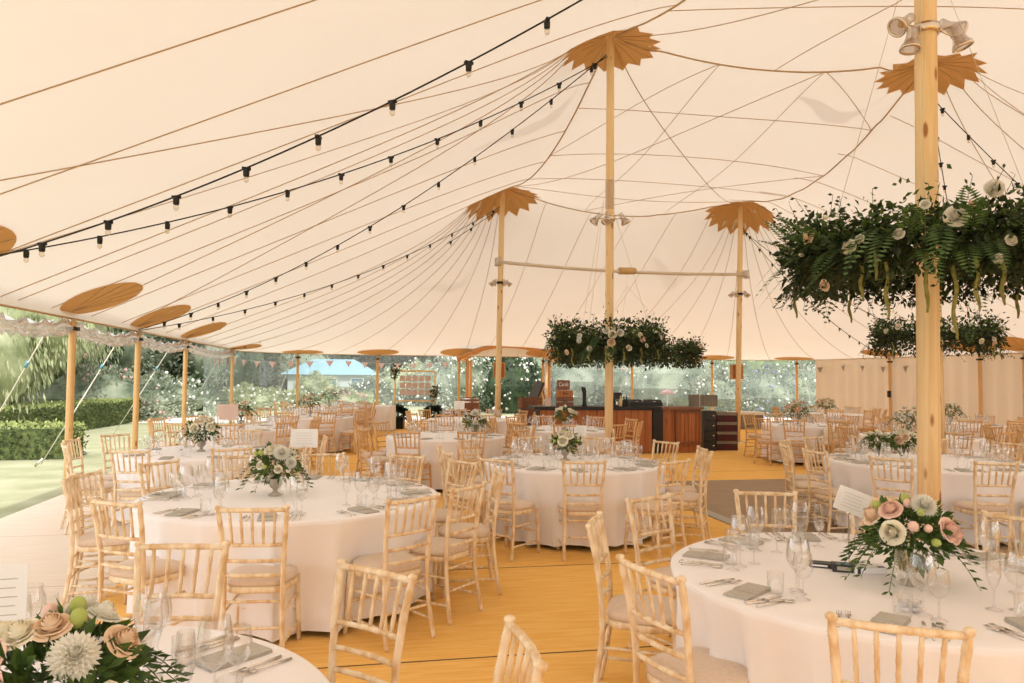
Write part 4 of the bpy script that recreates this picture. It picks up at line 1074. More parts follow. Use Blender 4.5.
bouquet(bq(911, 583, 3.42), 'bouquet of pink and cream roses with fern on the right foreground table', [('pink', -128, 48, 1.05), ('cream', -112, 10, 1.1), ('mum', -62, 55, 1.1), ('pink', -30, 18, 1.1), ('pinkbud', -86, 22, 1.2), ('pinkbud', -68, 20, .9), ('pinkbud', -96, 62, .9), ('peach', -160, 30, 1.1), ('peach', 175, 5, .8), ('limebud', -60, 0, 1.2), ('limebud', -72, 45, 1.1), ('pink', -18, 8, .9), ('cream', 60, 40, 1.1), ('pink', 100, 30, 1), ('limebud', -110, 75, 1.3), ('limebud', -165, 45, 1.3)], R=.20, seed=8, nleaf=760, leafsize=.05, hgt=.14, trail=22)
bouquet(bq(565, 455, 8.35), 'cream and green bouquet in an urn on the middle table', auto_flowers(7, 12, ['cream', 'white', 'cream', 'bud', 'limebud', 'peach']) + [('cream', -100, 10, 1.2), ('cream', -70, 40, 1.1), ('cream', -110, 50, 1)], R=.17, seed=9, hgt=.13)
bouquet(bq(565, 430, 13.5), 'pale bouquet on the table before the bar', auto_flowers(17, 14, ['cream', 'white', 'mum', 'bud']), R=.2, seed=10, hgt=.16, nleaf=240)
bouquet(bq(474, 436, 11.6), 'white topped bouquet beside the pale card, before the seating chart', [('mum', -85, 60, 1.3)] + auto_flowers(19, 10, ['cream', 'white', 'limebud']), R=.19, seed=11, hgt=.13)
bouquet(bq(201, 452, 8.95), 'cream rose bouquet in a stone urn on the lawn-side table', auto_flowers(23, 14, ['cream', 'white', 'peach', 'bud', 'limebud']) + [('cream', -100, 55, 1.2), ('cream', -120, 15, 1.2), ('cream', -55, 20, 1.2)], R=.2, seed=12, hgt=.16, nleaf=400, trail=12)
bouquet(bq(241, 428, 12.9), 'peach and cream bouquet on the second left rear table', auto_flowers(29, 14, ['peach', 'cream', 'pink', 'bud']), R=.21, seed=13, hgt=.2, nleaf=260)
bouquet(bq(310, 416, 16.7), 'coral pink bouquet on the third left rear table', auto_flowers(31, 13, ['peach', 'pink', 'cream', 'bud']), R=.25, seed=14, hgt=.22, nleaf=260)
bouquet(bq(329, 412, 21.2), 'small loose bouquet on the table by the far clear wall', auto_flowers(37, 8, ['peach', 'cream', 'bud']), R=.24, seed=15, hgt=.25, nleaf=240)
bouquet(bq(798, 420, 15.4), 'wide peach rose bouquet on the draped table', auto_flowers(41, 16, ['peach', 'cream', 'pink', 'white']), R=.27, seed=16, hgt=.16, nleaf=300)
bouquet(bq(879, 455, 8.6), 'left of two green and cream bouquets on the wide right table', auto_flowers(43, 9, ['cream', 'limebud', 'white', 'bud']), R=.15, vase='glass', seed=17, hgt=.15)
bouquet(bq(904, 455, 8.75), 'right of two bouquets on the wide right table, with peach roses', [('peach', -110, 5, 1.1), ('cream', -80, 55, 1.1)] + auto_flowers(47, 9, ['cream', 'peach', 'white', 'bud']), R=.16, vase='glass', seed=18, hgt=.15)
bouquet(bq(909, 430, 12.45), 'white bouquet just left of the thick mast on the table behind', auto_flowers(53, 14, ['white', 'cream', 'mum']), R=.22, seed=19, hgt=.18)
bouquet(bq(950, 425, 15.9), 'dark leafy bouquet just right of the thick mast', auto_flowers(59, 5, ['white', 'cream', 'bud']), R=.24, seed=20, hgt=.16)
bouquet(bq(826, 415, 20.2), 'small dark bouquet against the fabric wall', auto_flowers(61, 7, ['white', 'peach', 'cream']), R=.25, seed=21, hgt=.15)
# table cards
p = atD(303.5, 470, 6.05); number_card((p.x, p.y, zt), .12, .215, .15, .34, 'white table card on a stand right of the left urn bouquet')
p = atD(849, 560, 3.75); number_card((p.x, p.y, zt), .0, .17, .12, .26, 'tilted white menu card on a chrome stand left of the pink roses', tilt=.36)
p = atD(581, 440, 8.5); number_card((p.x, p.y, zt), .1, .12, .12, .26, 'small white card right of the middle table bouquet')
p = atD(459, 430, 11.5); number_card((p.x, p.y, zt), 0, .16, .13, .42, 'pale card on a stand left of the white topped bouquet')
p = atD(227, 430, 12.6); number_card((p.x, p.y, zt), 0, .36, .26, .16, 'pinkish card on the second left rear table', mats='pinkcard')
p = atD(2, 600, 2.25); number_card((p.x, p.y, zt), .3, .13, .19, .16, 'white upright card at the left frame edge')
# small things on the pink rose table
def boxy(name, p, d, rz, mats, label, cat, extra=None):
    t = thing(name, label, cat, p, rz)
    ob('body', M().box((0, 0, d[2] / 2), d), t, mats=mats, smooth=False)
    if extra:
        for nm, c, dd, mm in extra: ob(nm, M().box(c, dd), t, mats=mm, smooth=False)
    return t
p = at(824, 567, TZ); boxy('booklet', (p.x, p.y, zt), (.14, .06, .022), -.35, 'charcoal', 'dark booklet with white lettering on its spine, left of the camera box', 'booklet', [('spine_letters', (-.02, -.0305, .011), (.07, .001, .008), 'card')])
p = at(843, 571, TZ); boxy('camera_box', (p.x, p.y, zt), (.10, .07, .035), -.3, 'charcoal', 'small dark and blue box beside the card stand', 'box', [('blue_label', (0, 0, .0355), (.06, .05, .001), 'bluebox'), ('pale_label', (-.0, -.0355, .018), (.06, .001, .018), 'stone')])
p = at(866, 572, TZ); boxy('photo_box', (p.x, p.y, zt), (.15, .10, .03), .12, 'card', 'white box with black printing beside the pink rose bouquet', 'box', [('black_print', (-.01, .01, .0305), (.025, .02, .001), 'black'), ('black_print', (.035, .02, .0305), (.008, .03, .001), 'black'), ('black_print', (-.03, .035, .0305), (.03, .006, .001), 'black'), ('dark_corner', (.055, -.035, .0305), (.035, .02, .001), 'charcoal'), ('dark_corner', (-.066, -.0505, .016), (.016, .001, .026), 'charcoal')])
# salt pots and tealights
for px, py, T in ((948, 556, TZ), (905, 612, TZ), (915, 612, TZ), (820, 531, TZ)):
    p = at(px, py, T); t = thing('tealight_holder', 'small glass tealight holder ' + {948: 'behind the glasses right of the pink roses', 905: 'left of a pair near the front napkin', 915: 'right of a pair near the front napkin', 820: 'at the back of the pink rose table'}[px], 'tealight', (p.x, p.y, zt), 0, 'tealight holders')
    ob('holder', M().lathe([(.018, 0), (.024, .004), (.026, .045), (.023, .045), (.018, .02), (0, .02)], 12, cap=False), t, mats='glass'); ob('candle', M().lathe([(.016, .005), (.016, .02)], 10), t, mats='card')
# ------------------------------------------------------------------ the bar and its things
def planks(m, x0, x1, z0, z1, y, n, d=.012):
    w = (x1 - x0) / n
    for i in range(n): m.box((x0 + w * (i + .5), y, (z0 + z1) / 2), (w - .008, d, z1 - z0))
bA = at(661, 453.4); bB = at(539, 451, 0); 
bA.y = 16.75; bB = Vector((.62, 16.25, 0)); ang = math.atan2(bA.y - bB.y, bA.x - bB.x); L = (bA - bB).length
t = thing('bar_counter', 'long timber bar counter with black top behind the centre mast', 'bar counter', bB, ang)
ob('carcass', M().box((L / 2, .35, .5), (L, .66, .98)), t, mats='charcoal', smooth=False)
m = M(); planks(m, 0, L - .22, .02, .97, 0, 16); ob('front_panel', m, t, mats='barwood', smooth=False)
ob('end_post', M().box((L - .08, .03, .5), (.24, .1, .96)), t, mats='black', smooth=False)
ob('counter_top', M().box((L / 2 - .08, .32, 1.02), (L + .1, .78, .06)), t, mats='black', smooth=False)
bC = at(702, 452.7); q = bA + Vector((.03, .05, 0)); ang2 = .22; L2 = (bC - q).length
t = thing('bar_unit', 'end bar unit with a framed reddish timber panel', 'bar counter', q, ang2)
ob('carcass', M().box((L2 / 2, .4, .5), (L2, .7, .98)), t, mats='barwood', smooth=False)
m = M(); planks(m, .38, L2 - .05, .25, .9, .035, 6); ob('inset_panel', m, t, mats='barwood', smooth=False)
m = M(); m.box((.36, .03, .57), (.05, .05, .74)).box((L2 - .03, .03, .57), (.05, .05, .74)).box((L2 / 2 + .17, .03, .93), (L2 - .36, .05, .06)).box((L2 / 2 + .17, .03, .22), (L2 - .36, .05, .05)); ob('panel_frame', m, t, mats='cratewood', smooth=False)
ob('counter_top', M().box((L2 / 2, .36, 1.01), (L2 + .04, .82, .05)), t, mats='cratewood', smooth=False)
# crates stacked by the pole
def drink_crate(p, rz, mA, mB, label, d=(.56, .40, .24), z0=0):
    t = thing('drinks_crate', label, 'crate', p, rz, 'stacked glass crates by the bar')
    m = M(); m.box((0, 0, d[2] * .34), (d[0], d[1], d[2] * .68)); ob('rack_body', m, t, mats=mB, smooth=False)
    m = M(); m.box((0, 0, d[2] * .84), (d[0] + .01, d[1] + .01, d[2] * .30)); ob('rim', m, t, mats=mA, smooth=False)
    m = M()
    for i in range(9): m.box((-d[0] / 2 + d[0] * (i + .5) / 9, -d[1] / 2 - .002, d[2] * .34), (.012, .006, d[2] * .6))
    ob('ribs', m, t, mats='charcoal', smooth=False)
s1 = at(727, 450.5); o_ = ['bottom', 'second', 'third', 'top']
for i in range(4): drink_crate((s1.x, s1.y + .2, i * .225), .06, 'greycrate', 'maroon', '%s maroon and grey glass crate in the stack beside the far mast' % o_[i], (.50, .40, .222))
s2 = at(709.5, 451)
for i in range(4):
    t = thing('glass_rack', '%s black glass rack in the stack between bar and striped crates' % o_[i], 'crate', (s2.x, s2.y + .25, i * .235), .06, 'black glass racks'); ob('rack_body', M().box((0, 0, .115), (.30, .5, .225)), t, mats='charcoal', smooth=False); ob('latch', M().tube([(.08, -.26, .12), (.08, -.24, .12)], .02, 8), t, mats='chrome')
g = atD(703, 410, 17.5)
t = thing('crate', 'grey lidded crate standing on the end bar unit', 'crate', (g.x, g.y, 1.036)); ob('crate_body', M().box((0, 0, .14), (.60, .34, .27)), t, mats='greycrate', smooth=False); ob('lid_strap', M().box((-.12, -.172, .14), (.03, .01, .27)), t, mats='stone', smooth=False); ob('rack_grid', join([M().box((-.27 + .06 * i, -.172, .14), (.006, .006, .25)) for i in range(10)]), t, mats='charcoal', smooth=False)
def bar_at(px, dy=.3):   # a point on top of the long counter in direction px
    r = ray(px, 400); nrm = Vector((-math.sin(ang), math.cos(ang), 0)); tt = (bB + nrm * dy).dot(nrm) / Vector((r.x, r.y, 0)).dot(nrm); return Vector((r.x * tt, r.y * tt, 1.051))
p = bar_at(584.5, .2); t = thing('beer_tap', 'tall black curved beer tap on the bar', 'beer tap', p)
ob('column', M().tube([(0, 0, 0), (0, 0, .05), (.0, 0, .28), (-.01, 0, .36), (-.04, -.0, .41)], [.07, .045, .045, .055, .05], 10), t, mats='black'); ob('spout', M().tube([(0, -.03, .33), (0, -.12, .32), (0, -.13, .27)], .012, 6), t, mats='black'); ob('handle', M().tube([(-.0, -.03, .38), (-.07, -.04, .43)], .016, 6), t, mats='black')
# cards box: stacked suitcases and the sign
p = bar_at(564.5, .25)
t = thing('suitcase', 'lower brown case of the stack holding the Cards sign', 'case', p, 0, 'stacked brown cases'); ob('case_body', M().box((0, 0, .10), (.38, .3, .19)), t, mats='cratewood', smooth=False); ob('handle', M().tube([(-.05, -.16, .1), (0, -.18, .12), (.05, -.16, .1)], .008, 5), t, mats='black'); ob('trim', M().box((0, -.153, .10), (.39, .01, .02)), t, mats='stone', smooth=False)
t = thing('suitcase', 'middle reddish case directly under the Cards sign', 'case', p + Vector((0, 0, .196)), 0, 'stacked brown cases'); ob('case_body', M().box((0, 0, .08), (.36, .28, .15)), t, mats='barwood', smooth=False); ob('handle', M().tube([(-.05, -.15, .08), (0, -.17, .1), (.05, -.15, .08)], .008, 5), t, mats='black')
def text_mesh(s, size, depth=.004, shear=0.0):
    cu = bpy.data.curves.new('lettering', 'FONT'); cu.body = s; cu.size = size; cu.extrude = depth; cu.align_x = 'CENTER'; cu.align_y = 'CENTER'; cu.shear = shear
    o = bpy.data.objects.new('tmp', cu); COL.objects.link(o); bpy.context.view_layer.update(); me = bpy.data.meshes.new_from_object(o.evaluated_get(bpy.context.evaluated_depsgraph_get())); bpy.data.objects.remove(o); return me
t = thing('cards_sign', 'dark wooden sign lettered Cards in white on the brown cases', 'sign', p + Vector((-.03, 0, .36)), 0)
ob('board', M().box((0, 0, .11), (.29, .03, .22)), t, mats='cratewood', smooth=False)
me = text_mesh('Cards', .125, .003, .25); me.materials.clear(); me.materials.append(MATS['whitepaint']); o = ob('lettering', me, t, (0, -.019, .12)); o.rotation_euler = (PI / 2, 0, 0); o.scale = (.72, 1, 1)
# bottles, coffee machine, chafing dishes
p = bar_at(617, .3); t = thing('coffee_machine', 'black machine standing on the bar just right of the centre mast', 'machine', p)
ob('housing', M().box((0, 0, .24), (.17, .3, .14)).box((-.06, .05, .12), (.05, .2, .22)).box((.06, .05, .12), (.03, .2, .22)).box((0, 0, .012), (.2, .3, .024)), t, mats='black', smooth=False); ob('spout', M().lathe([(.02, .10), (.02, .17)], 8), t, mats='charcoal')
for i, px in enumerate((620.5, 624, 626.5)):
    p = bar_at(px, .12 + .05 * i); tag(ob('bottle', M().lathe([(.035, 0), (.037, .01), (.037, .13), (.014, .18), (.013, .24)], 10), None, p, mats=('eavewood', 'black', 'darkgreen')[i]), ('amber', 'black', 'dark green')[i] + ' bottle on the bar right of the centre mast', 'bottle', 'bottles on the bar')
for i, (px, w) in enumerate(((634.5, .30), (652, .40))):
    p = bar_at(px, .35); t = thing('chafing_dish', ('left' if i == 0 else 'right') + ' black lidded tray on the bar top', 'tray', p, ang, 'black trays on the bar'); ob('tray', M().box((0, 0, .04), (w, .3, .08)), t, mats='black', smooth=False); ob('lid', M().box((0, 0, .115), (w * .96, .28, .07), 0, .85), t, mats='charcoal', smooth=False); ob('handle', M().tube([(-.05, -.15, .1), (0, -.17, .11), (.05, -.15, .1)], .008, 5), t, mats='steel')
p = bar_at(548, .2); t = thing('jar', 'pale pink paper bag on the left end of the bar', 'bag', p); ob('bag', M().box((0, 0, .09), (.13, .08, .18), 0, .9), t, mats='pinkcard', smooth=False); ob('handle', M().tube([(-.03, 0, .18), (0, 0, .25), (.03, 0, .18)], .004, 5), t, mats='rope')
# left of the bar: leaning board, crates, barrels
p = atD(519, 420, 20.0); t = thing('leaning_board', 'tall dark board leaning on a wooden easel left of the bar', 'easel board', (p.x, p.y, 0), .9)
m = M(); m.box((0, 0, 0), (.8, .05, 1.6)); m.xf(Matrix.Translation((0, .28, .80)) @ Matrix.Rotation(-.36, 4, 'X')); 
t.rotation_euler = (0, 0, -1.3); ob('board', m, t, mats='charcoal', smooth=False)
m = M().tube([(-.42, .0, 0), (-.36, .60, 1.56)], .022, 6).tube([(.42, .0, 0), (.36, .60, 1.56)], .022, 6).tube([(0, 1.1, 0), (0, .62, 1.5)], .022, 6).tube([(-.37, .58, 1.5), (.37, .58, 1.5)], .022, 6); ob('easel_frame', m, t, mats='archwood')
for i, (px, z0) in enumerate(((529, 0), (529, .30), (530, .60), (528, .90))):
    p = atD(px, 420, 19.2); t = thing('wooden_crate', '%s slatted wooden crate in the stack left of the bar' % o_[i], 'crate', (p.x + .05 * (i % 2), p.y, z0), .1 * i, 'stacked wooden crates')
    m = M()
    for s in (-1, 1):
        for k in range(3): m.box((0, s * .18, .05 + .09 * k), (.55, .015, .075)); m.box((s * .27, 0, .05 + .09 * k), (.015, .36, .075))
    m.box((0, 0, .01), (.54, .36, .015)); ob('slats', m, t, mats='cratewood', smooth=False)
def barrel(x, y, z, R, h, label, lay=False):
    t = thing('oak_barrel', label, 'barrel', (x, y, z), 0, 'oak barrels by the entrance')
    pr = [(R * .8, 0), (R * .9, h * .15), (R, h * .5), (R * .9, h * .85), (R * .8, h), (R * .74, h), (R * .74, h - .03), (0, h - .03)]
    ob('staves', M().lathe(pr, 18, cap=False), t, mats='cratewood')
    for k in (.06, .25, .75, .94):
        r = R * (.8 + .2 * math.sin(PI * k)) + .006; ob('hoop', M().lathe([(r, h * k - .02), (r, h * k + .02)], 18, cap=False), t, mats='steel')
p = atD(450, 420, 21.5); barrel(p.x, p.y, 0, .26, .70, 'oak barrel left of the pale card, by the entrance')
p = atD(469, 420, 22.5); barrel(p.x, p.y, 0, .36, .55, 'lower oak barrel of the pair by the entrance post'); barrel(p.x, p.y, .555, .33, .50, 'upper oak barrel stacked by the entrance post')
# long white buffet table and the seating chart
p0 = atD(330, 430, 23.0); p1 = atD(391, 430, 22.6); p0.x -= .5
W = p1.x - p0.x
t = thing('buffet_table', 'long trestle table under white cloth beside the far clear wall', 'table', ((p0.x + p1.x) / 2, 23.1, 0)); ob('tabletop', M().box((0, 0, .73), (W - .1, .7, .03)), t, mats='cratewood', smooth=False)
for sx in (-1, 1):
    for sy in (-1, 1): ob('leg', M().tube([(sx * (W / 2 - .2), sy * .3, 0), (sx * (W / 2 - .2), sy * .3, .72)], .02, 6), t, mats='black')
m = M(); vs = []; fs = []; per = []
n = 120
for i in range(n):
    a = 2 * PI * i / n; c, s = math.cos(a), math.sin(a); per.append((math.copysign(abs(c) ** .12, c) * W / 2, math.copysign(abs(s) ** .12, s) * .4))
for z, k in ((.765, 0), (.74, .3), (.4, 1), (.03, 1.3)):
    for i, (x, y) in enumerate(per): w = k * .018 * math.sin(i * 1.7); vs.append((x + w, y + w, z))
for r in range(3):
    for i in range(n): fs.append((r * n + i, r * n + (i + 1) % n, (r + 1) * n + (i + 1) % n, (r + 1) * n + i))
fs.append(tuple(range(n))); m.add(vs, fs); o = ob('tablecloth', m, None, ((p0.x + p1.x) / 2, 23.1, 0), mats='cloth', smooth=False); tag(o, 'long white cloth over the buffet table by the far clear wall', 'tablecloth')
q0 = atD(394.5, 425, 24.5); q1 = atD(434.5, 425, 24.5)
W = q1.x - q0.x; cx = (q0.x + q1.x) / 2; zt_ = atD(415, 371, 24.5).z; zb = atD(415, 401, 24.5).z
t = thing('seating_chart', 'gold framed seating chart hung with rows of blush cards', 'seating chart', (cx, 24.5, 0))
for s in (-1, 1): ob('frame_leg', M().box((s * W / 2, 0, zt_ / 2), (.05, .05, zt_)), t, mats='gold', smooth=False)
for z in (zt_, zb): ob('frame_rail', M().box((0, 0, z), (W, .045, .045)), t, mats='gold', smooth=False)
for s in (-1, 1): ob('foot', M().box((s * W / 2, 0, .02), (.06, .6, .04)), t, mats='gold', smooth=False)
for r in range(3):
    for c in range(5):
        x = -W / 2 + .14 + (W - .28) * (c + .5) / 5; z = zt_ - .13 - (zt_ - zb - .3) * (r + .5) / 3; cdo = ob('name_card', M().box((x, -.01, z), (W / 5 - .085, .004, (zt_ - zb) / 3 - .15)), t, mats='pinkcard', smooth=False)
        m = M()
        for k in range(4): m.box((x, -.0135, z + .07 - .045 * k), ((W / 5 - .16), .0006, .006))
        ob('printed_lines', m, cdo, mats='stone', smooth=False)
    ob('string', M().tube([(-W / 2, 0, zt_ - .03 - (zt_ - zb - .3) * r / 3), (W / 2, 0, zt_ - .03 - (zt_ - zb - .3) * r / 3)], .004, 4), t, mats='rope')
def corner_spray(p, label, seed):
    rs = random.Random(seed); m = M()
    for i in range(120): m.leaf(Vector((rs.gauss(0, .07), -.04 + rs.gauss(0, .03), rs.gauss(0, .10))), Vector((rs.uniform(-1, 1), -.3, rs.uniform(-1, 1))), .05, .10)
    t_ = thing('flower_spray', label, 'flower spray', p); ob('foliage', m, t_, mats='leafdark', smooth=False)
    for k in range(4): bloom(rs.choice(['cream', 'peach']), t_, (rs.uniform(-.1, .1), -.09, rs.uniform(-.1, .1)), (0, -1, .1), .9)
corner_spray((cx - W / 2, 24.46, zt_ - .02), 'flower spray on the top left corner of the seating chart frame', 3); corner_spray((cx + W / 2, 24.46, zb + .25), 'flower spray on the lower right of the seating chart frame', 4)
def planter(px, D, label, seed):
    p = atD(px, 420, D); t_ = thing('potted_plant', label, 'potted plant', (p.x, p.y, 0), 0, 'dark potted plants'); rs = random.Random(seed)
    ob('planter', M().box((0, 0, .19), (.36, .36, .38), 0, 1.1), t_, mats='black', smooth=False); m = M()
    for i in range(500):
        d = Vector((rs.gauss(0, 1), rs.gauss(0, 1), rs.gauss(.4, .7))).normalized(); m.leaf(Vector((0, 0, .47)) + Vector((d.x * .30, d.y * .30, d.z * .22)) * rs.uniform(.4, 1), d, .06, .14)
    m.tube([(0, 0, .3), (0, 0, .5)], .03, 6); ob('foliage', m, t_, mats='darkgreen', smooth=False)
planter(398, 23.9, 'dark leafy plant in a black planter at the left leg of the seating chart', 5); planter(434, 24.0, 'dark leafy plant in a black planter at the right leg of the seating chart', 6)
# speakers on the far masts
def speaker(k, px, z, label):
    b, t_ = KP[k]; d = t_ - b; c = b + d * (z / d.z); t = thing('wall_speaker', label, 'speaker', c + Vector((px, .17, 0)), 0, 'wooden speaker boxes on the masts'); ob('cabinet', M().box((0, 0, 0), (.30, .24, .40)), t, mats='archwood', smooth=False); ob('grille', M().box((0, -.122, 0), (.25, .006, .35)), t, mats='barwood', smooth=False)
speaker(3, 0, 1.88, 'wooden speaker box strapped to the right far mast'); speaker(2, .02, 1.86, 'wooden speaker box strapped to the left far mast')
t = thing('fire_extinguisher_box', 'small black fixing on the eave pole against the fabric wall', 'fixing', EPW[12] + Vector((-.09, -.1, -1.25))); ob('body', M().box((0, 0, 0), (.10, .08, .22)), t, mats='black', smooth=False); ob('lever', M().tube([(0, -.05, .04), (0, -.09, -.05)], .012, 6), t, mats='charcoal')
# white outdoor counter with blue lettering behind the draped table
p = atD(746, 412, 25.3); t = thing('market_counter', 'low white-topped counter near the clear wall behind the draped table', 'counter', (p.x, p.y, 0), .19)
ob('body', M().box((0, 0, .24), (1.0, .5, .48)), t, mats='greycrate', smooth=False); ob('white_top', M().box((0, 0, .53), (1.05, .55, .10)), t, mats='whitepaint', smooth=False)
# ================================================================== GARDEN
def blob_tree(x, y, h, R, mats, label, seed, n=2600, ls=.28, trunk=True, cat='tree', group='trees beyond the tent', squash=1.0, name='garden_tree', weep=False, zb=None, core=True):
    rs = random.Random(seed); t = thing(name, label, cat, (x, y, -.06), 0, group); m = M()
    zc0 = h - R * squash if zb is None else zb
    lumps = [(rs.gauss(0, .45) * R, rs.gauss(0, .35) * R, rs.uniform(-.5, .75) * R * squash, rs.uniform(.35, .6) * R) for _ in range(12)]
    for i in range(n):
        L = rs.choice(lumps); d = Vector((rs.gauss(0, 1), rs.gauss(0, 1), rs.gauss(0, 1))).normalized(); q = Vector((L[0], L[1], L[2] + zc0)) + d * L[3] * rs.uniform(.75, 1.05)
        if q.z < .1: q.z = rs.uniform(.1, .5)
        s = ls * rs.uniform(.6, 1.3)
        if weep: dd = Vector((d.x * .25, d.y * .25, -1)); s *= 1.9; m.leaf(q, dd, s * .22, s)
        else: m.leaf(q, d + Vector((rs.uniform(-.8, .8), rs.uniform(-.8, .8), rs.uniform(-.8, .5))), s * .6, s)
    ob('foliage', m, t, mats=mats, smooth=False)
    if core:
        m = M()
        for L in lumps: m.ball((L[0], L[1], max(L[3] * .7, L[2] + zc0)), L[3] * .78, 8, 6)
        ob('inner_foliage', m, t, mats=mats)
    if trunk: ob('trunk', M().tube([(0, 0, 0), (.05 * h * .3, 0, h * .35), (0, 0, max(h * .5, zc0))], [R * .09, R * .07, R * .04], 8), t, mats='bark')
    return t
def G(px, D): r = ray(px, 377); return r.x * D, D
def GT(px, D, ytop): return (*G(px, D), atD(px, ytop, D).z)
# left garden
x, y, h = GT(-30, 22, 300); blob_tree(x, y, 7.5, 3.2, 'treelight', 'pale weeping tree at the left frame edge', 31, 15000, .12, weep=True, zb=3.4)
x, y, h = GT(30, 27, 300); blob_tree(x, y, 8, 3.4, 'treelight', 'pale weeping tree left of the nearest eave pole', 32, 16000, .12, weep=True, zb=3.6)
x, y, h = GT(5, 30, 300); blob_tree(x - 2, y + 2, 7, 3.2, 'treedark', 'dark tree showing in gaps between the weeping trees', 33, 4000, .25)
x, y, h = GT(100, 36, 300); blob_tree(x, y, 9, 4.2, 'treegrey', 'broad grey green tree between the first two eave poles', 34, 9000, .22, zb=4.0)
x, y, h = GT(155, 42, 300); blob_tree(x, y, 9, 4.0, 'treegrey', 'grey green tree behind the second eave pole', 35, 8000, .24, zb=4.4)
x, y, h = GT(200, 47, 300); blob_tree(x, y, 9, 4.6, 'treedark', 'dark green tree between the third and fourth eave poles', 36, 8000, .26, zb=3.6)
x, y, h = GT(150, 50, 300); blob_tree(x - 2, y + 3, 9, 4.6, 'treedark', 'dark tree mass behind the grey green trees', 37, 5000, .3, zb=3.4)
def bush(px, D, w, h, leafm, bloomm, label, seed, nb=90, bs=.10, n=900, ls=.16):
    rs = random.Random(seed); x, y = G(px, D); t = thing('flowering_shrub', label, 'shrub', (x, y, -.06), 0, 'flowering shrubs in the garden'); m = M(); mb = M()
    for i in range(n + nb):
        a = rs.uniform(0, 2 * PI); e = rs.uniform(-.1, PI / 2); r = rs.uniform(.8, 1.05); lump = 1 + .15 * math.sin(a * 5 + seed) + .1 * math.sin(e * 9); d = Vector((math.cos(a) * math.cos(e) * w / 2, math.sin(a) * math.cos(e) * w / 2 * .7, max(.02, math.sin(e)) * h)) * r * lump
        dn = d.normalized()
        if i < n: m.leaf(d, dn + Vector((rs.uniform(-.9, .9), rs.uniform(-.9, .9), rs.uniform(-.5, .8))), ls * .6, ls * rs.uniform(.7, 1.3))
        else: mb.ball(d * 1.03, bs * rs.uniform(.5, 1), 6, 4)
    m.ball((0, 0, h * .45), .5, 10, 6, (w * .82, w * .55, h * 1.0)); ob('foliage', m, t, mats=leafm, smooth=False)
    if nb: ob('blooms', mb, t, mats=bloomm)
bush(85, 27, 5, 1.9, 'treegrey', 'bloompink', 'pink flowering shrub behind the hedges near the first eave pole', 1, 120, .07, 3600, .14)
bush(112, 28, 4, 1.6, 'treegrey', 'bloompink', 'rose bush with pink blooms between the first two eave poles', 2, 120, .07, 3200, .14)
bush(132, 30, 4.5, 1.4, 'treegrey', 'bloomwhite', 'white flowering shrub behind the second eave pole', 3, 240, .08, 3400, .14)
bush(158, 31, 5, 1.5, 'treegrey', 'bloomwhite', 'wide white rose bush between second and third eave poles', 4, 240, .08, 3400, .14)
bush(196, 36, 4, 1.2, 'treedark', 'bloomwhite', 'low shrub beside the white fence', 5, 20, .1, 900, .2)
def hedge(P0, P1, w, h, label, seed, lit='hedgelit'):
    rs = random.Random(seed); a = Vector((P0[0], P0[1], 0)); b = Vector((P1[0], P1[1], 0)); d = b - a; L = d.length; rz = math.atan2(d.y, d.x)
    t = thing('box_hedge', label, 'hedge', a, rz, 'clipped hedges on the lawn')
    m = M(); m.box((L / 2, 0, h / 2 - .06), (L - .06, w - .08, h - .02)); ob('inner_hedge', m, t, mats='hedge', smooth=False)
    m = M(); mt = M()
    area = int(L * (h * 2 + w) * 260); area = min(area, 9000)
    for i in range(area):
        s = rs.random(); f = rs.random() * (2 * h + w)
        if f < h: p = Vector((s * L, -w / 2, f)); nn = Vector((0, -1, .2))
        elif f < 2 * h: p = Vector((s * L, w / 2, f - h)); nn = Vector((0, 1, .2))
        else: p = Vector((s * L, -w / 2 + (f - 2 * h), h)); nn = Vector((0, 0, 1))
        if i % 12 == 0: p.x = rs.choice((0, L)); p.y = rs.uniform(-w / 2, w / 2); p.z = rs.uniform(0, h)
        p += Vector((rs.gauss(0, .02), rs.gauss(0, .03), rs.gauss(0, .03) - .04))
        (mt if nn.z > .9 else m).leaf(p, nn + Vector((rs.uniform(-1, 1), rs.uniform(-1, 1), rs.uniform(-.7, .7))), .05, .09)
    ob('side_leaves', m, t, mats='hedge', smooth=False); ob('top_leaves', mt, t, mats=lit, smooth=False)  # hedgelit tops: brighter copy of the hedge, sunlight put into the colour
a = at(79, 454, 0); hedge((a.x - 6.5, a.y - 1.8), (a.x, a.y), .9, .62, 'nearest clipped hedge at the left frame edge', 1)
a = at(126, 420, .0); b = at(0, 438, 0); d_ = (b - a); hedge((b.x + d_.x * .3, b.y + d_.y * .3), (a.x, a.y), 1.0, .78, 'second clipped hedge reaching the second eave pole', 2)
a = at(182, 409, .0); b = at(0, 418, 0); hedge((b.x - 4, b.y), (a.x, a.y), 1.2, .8, 'long clipped hedge behind the first two', 3)
a = at(215, 404, 0); b = at(185, 405, 0); hedge((b.x, b.y), (a.x, a.y), 1.2, 1.0, 'short hedge beyond the third eave pole, under the white fence', 4)
# white fence
a = at(190, 396, 0); b = at(222, 396, 0); a.y = b.y = 45; a = Vector((*G(184, 45), 0)); b = Vector((*G(226, 45), 0))
t = thing('garden_fence', 'white post and rail fence by the dark tree', 'fence', a)
for k in range(5): ob('post', M().box(((b.x - a.x) * k / 4, 0, .75), (.14, .14, 1.55)), t, mats='whitepaint', smooth=False)
for z in (.45, .9, 1.35): ob('rail', M().box(((b.x - a.x) / 2, 0, z), (b.x - a.x, .06, .12)), t, mats='whitepaint', smooth=False)
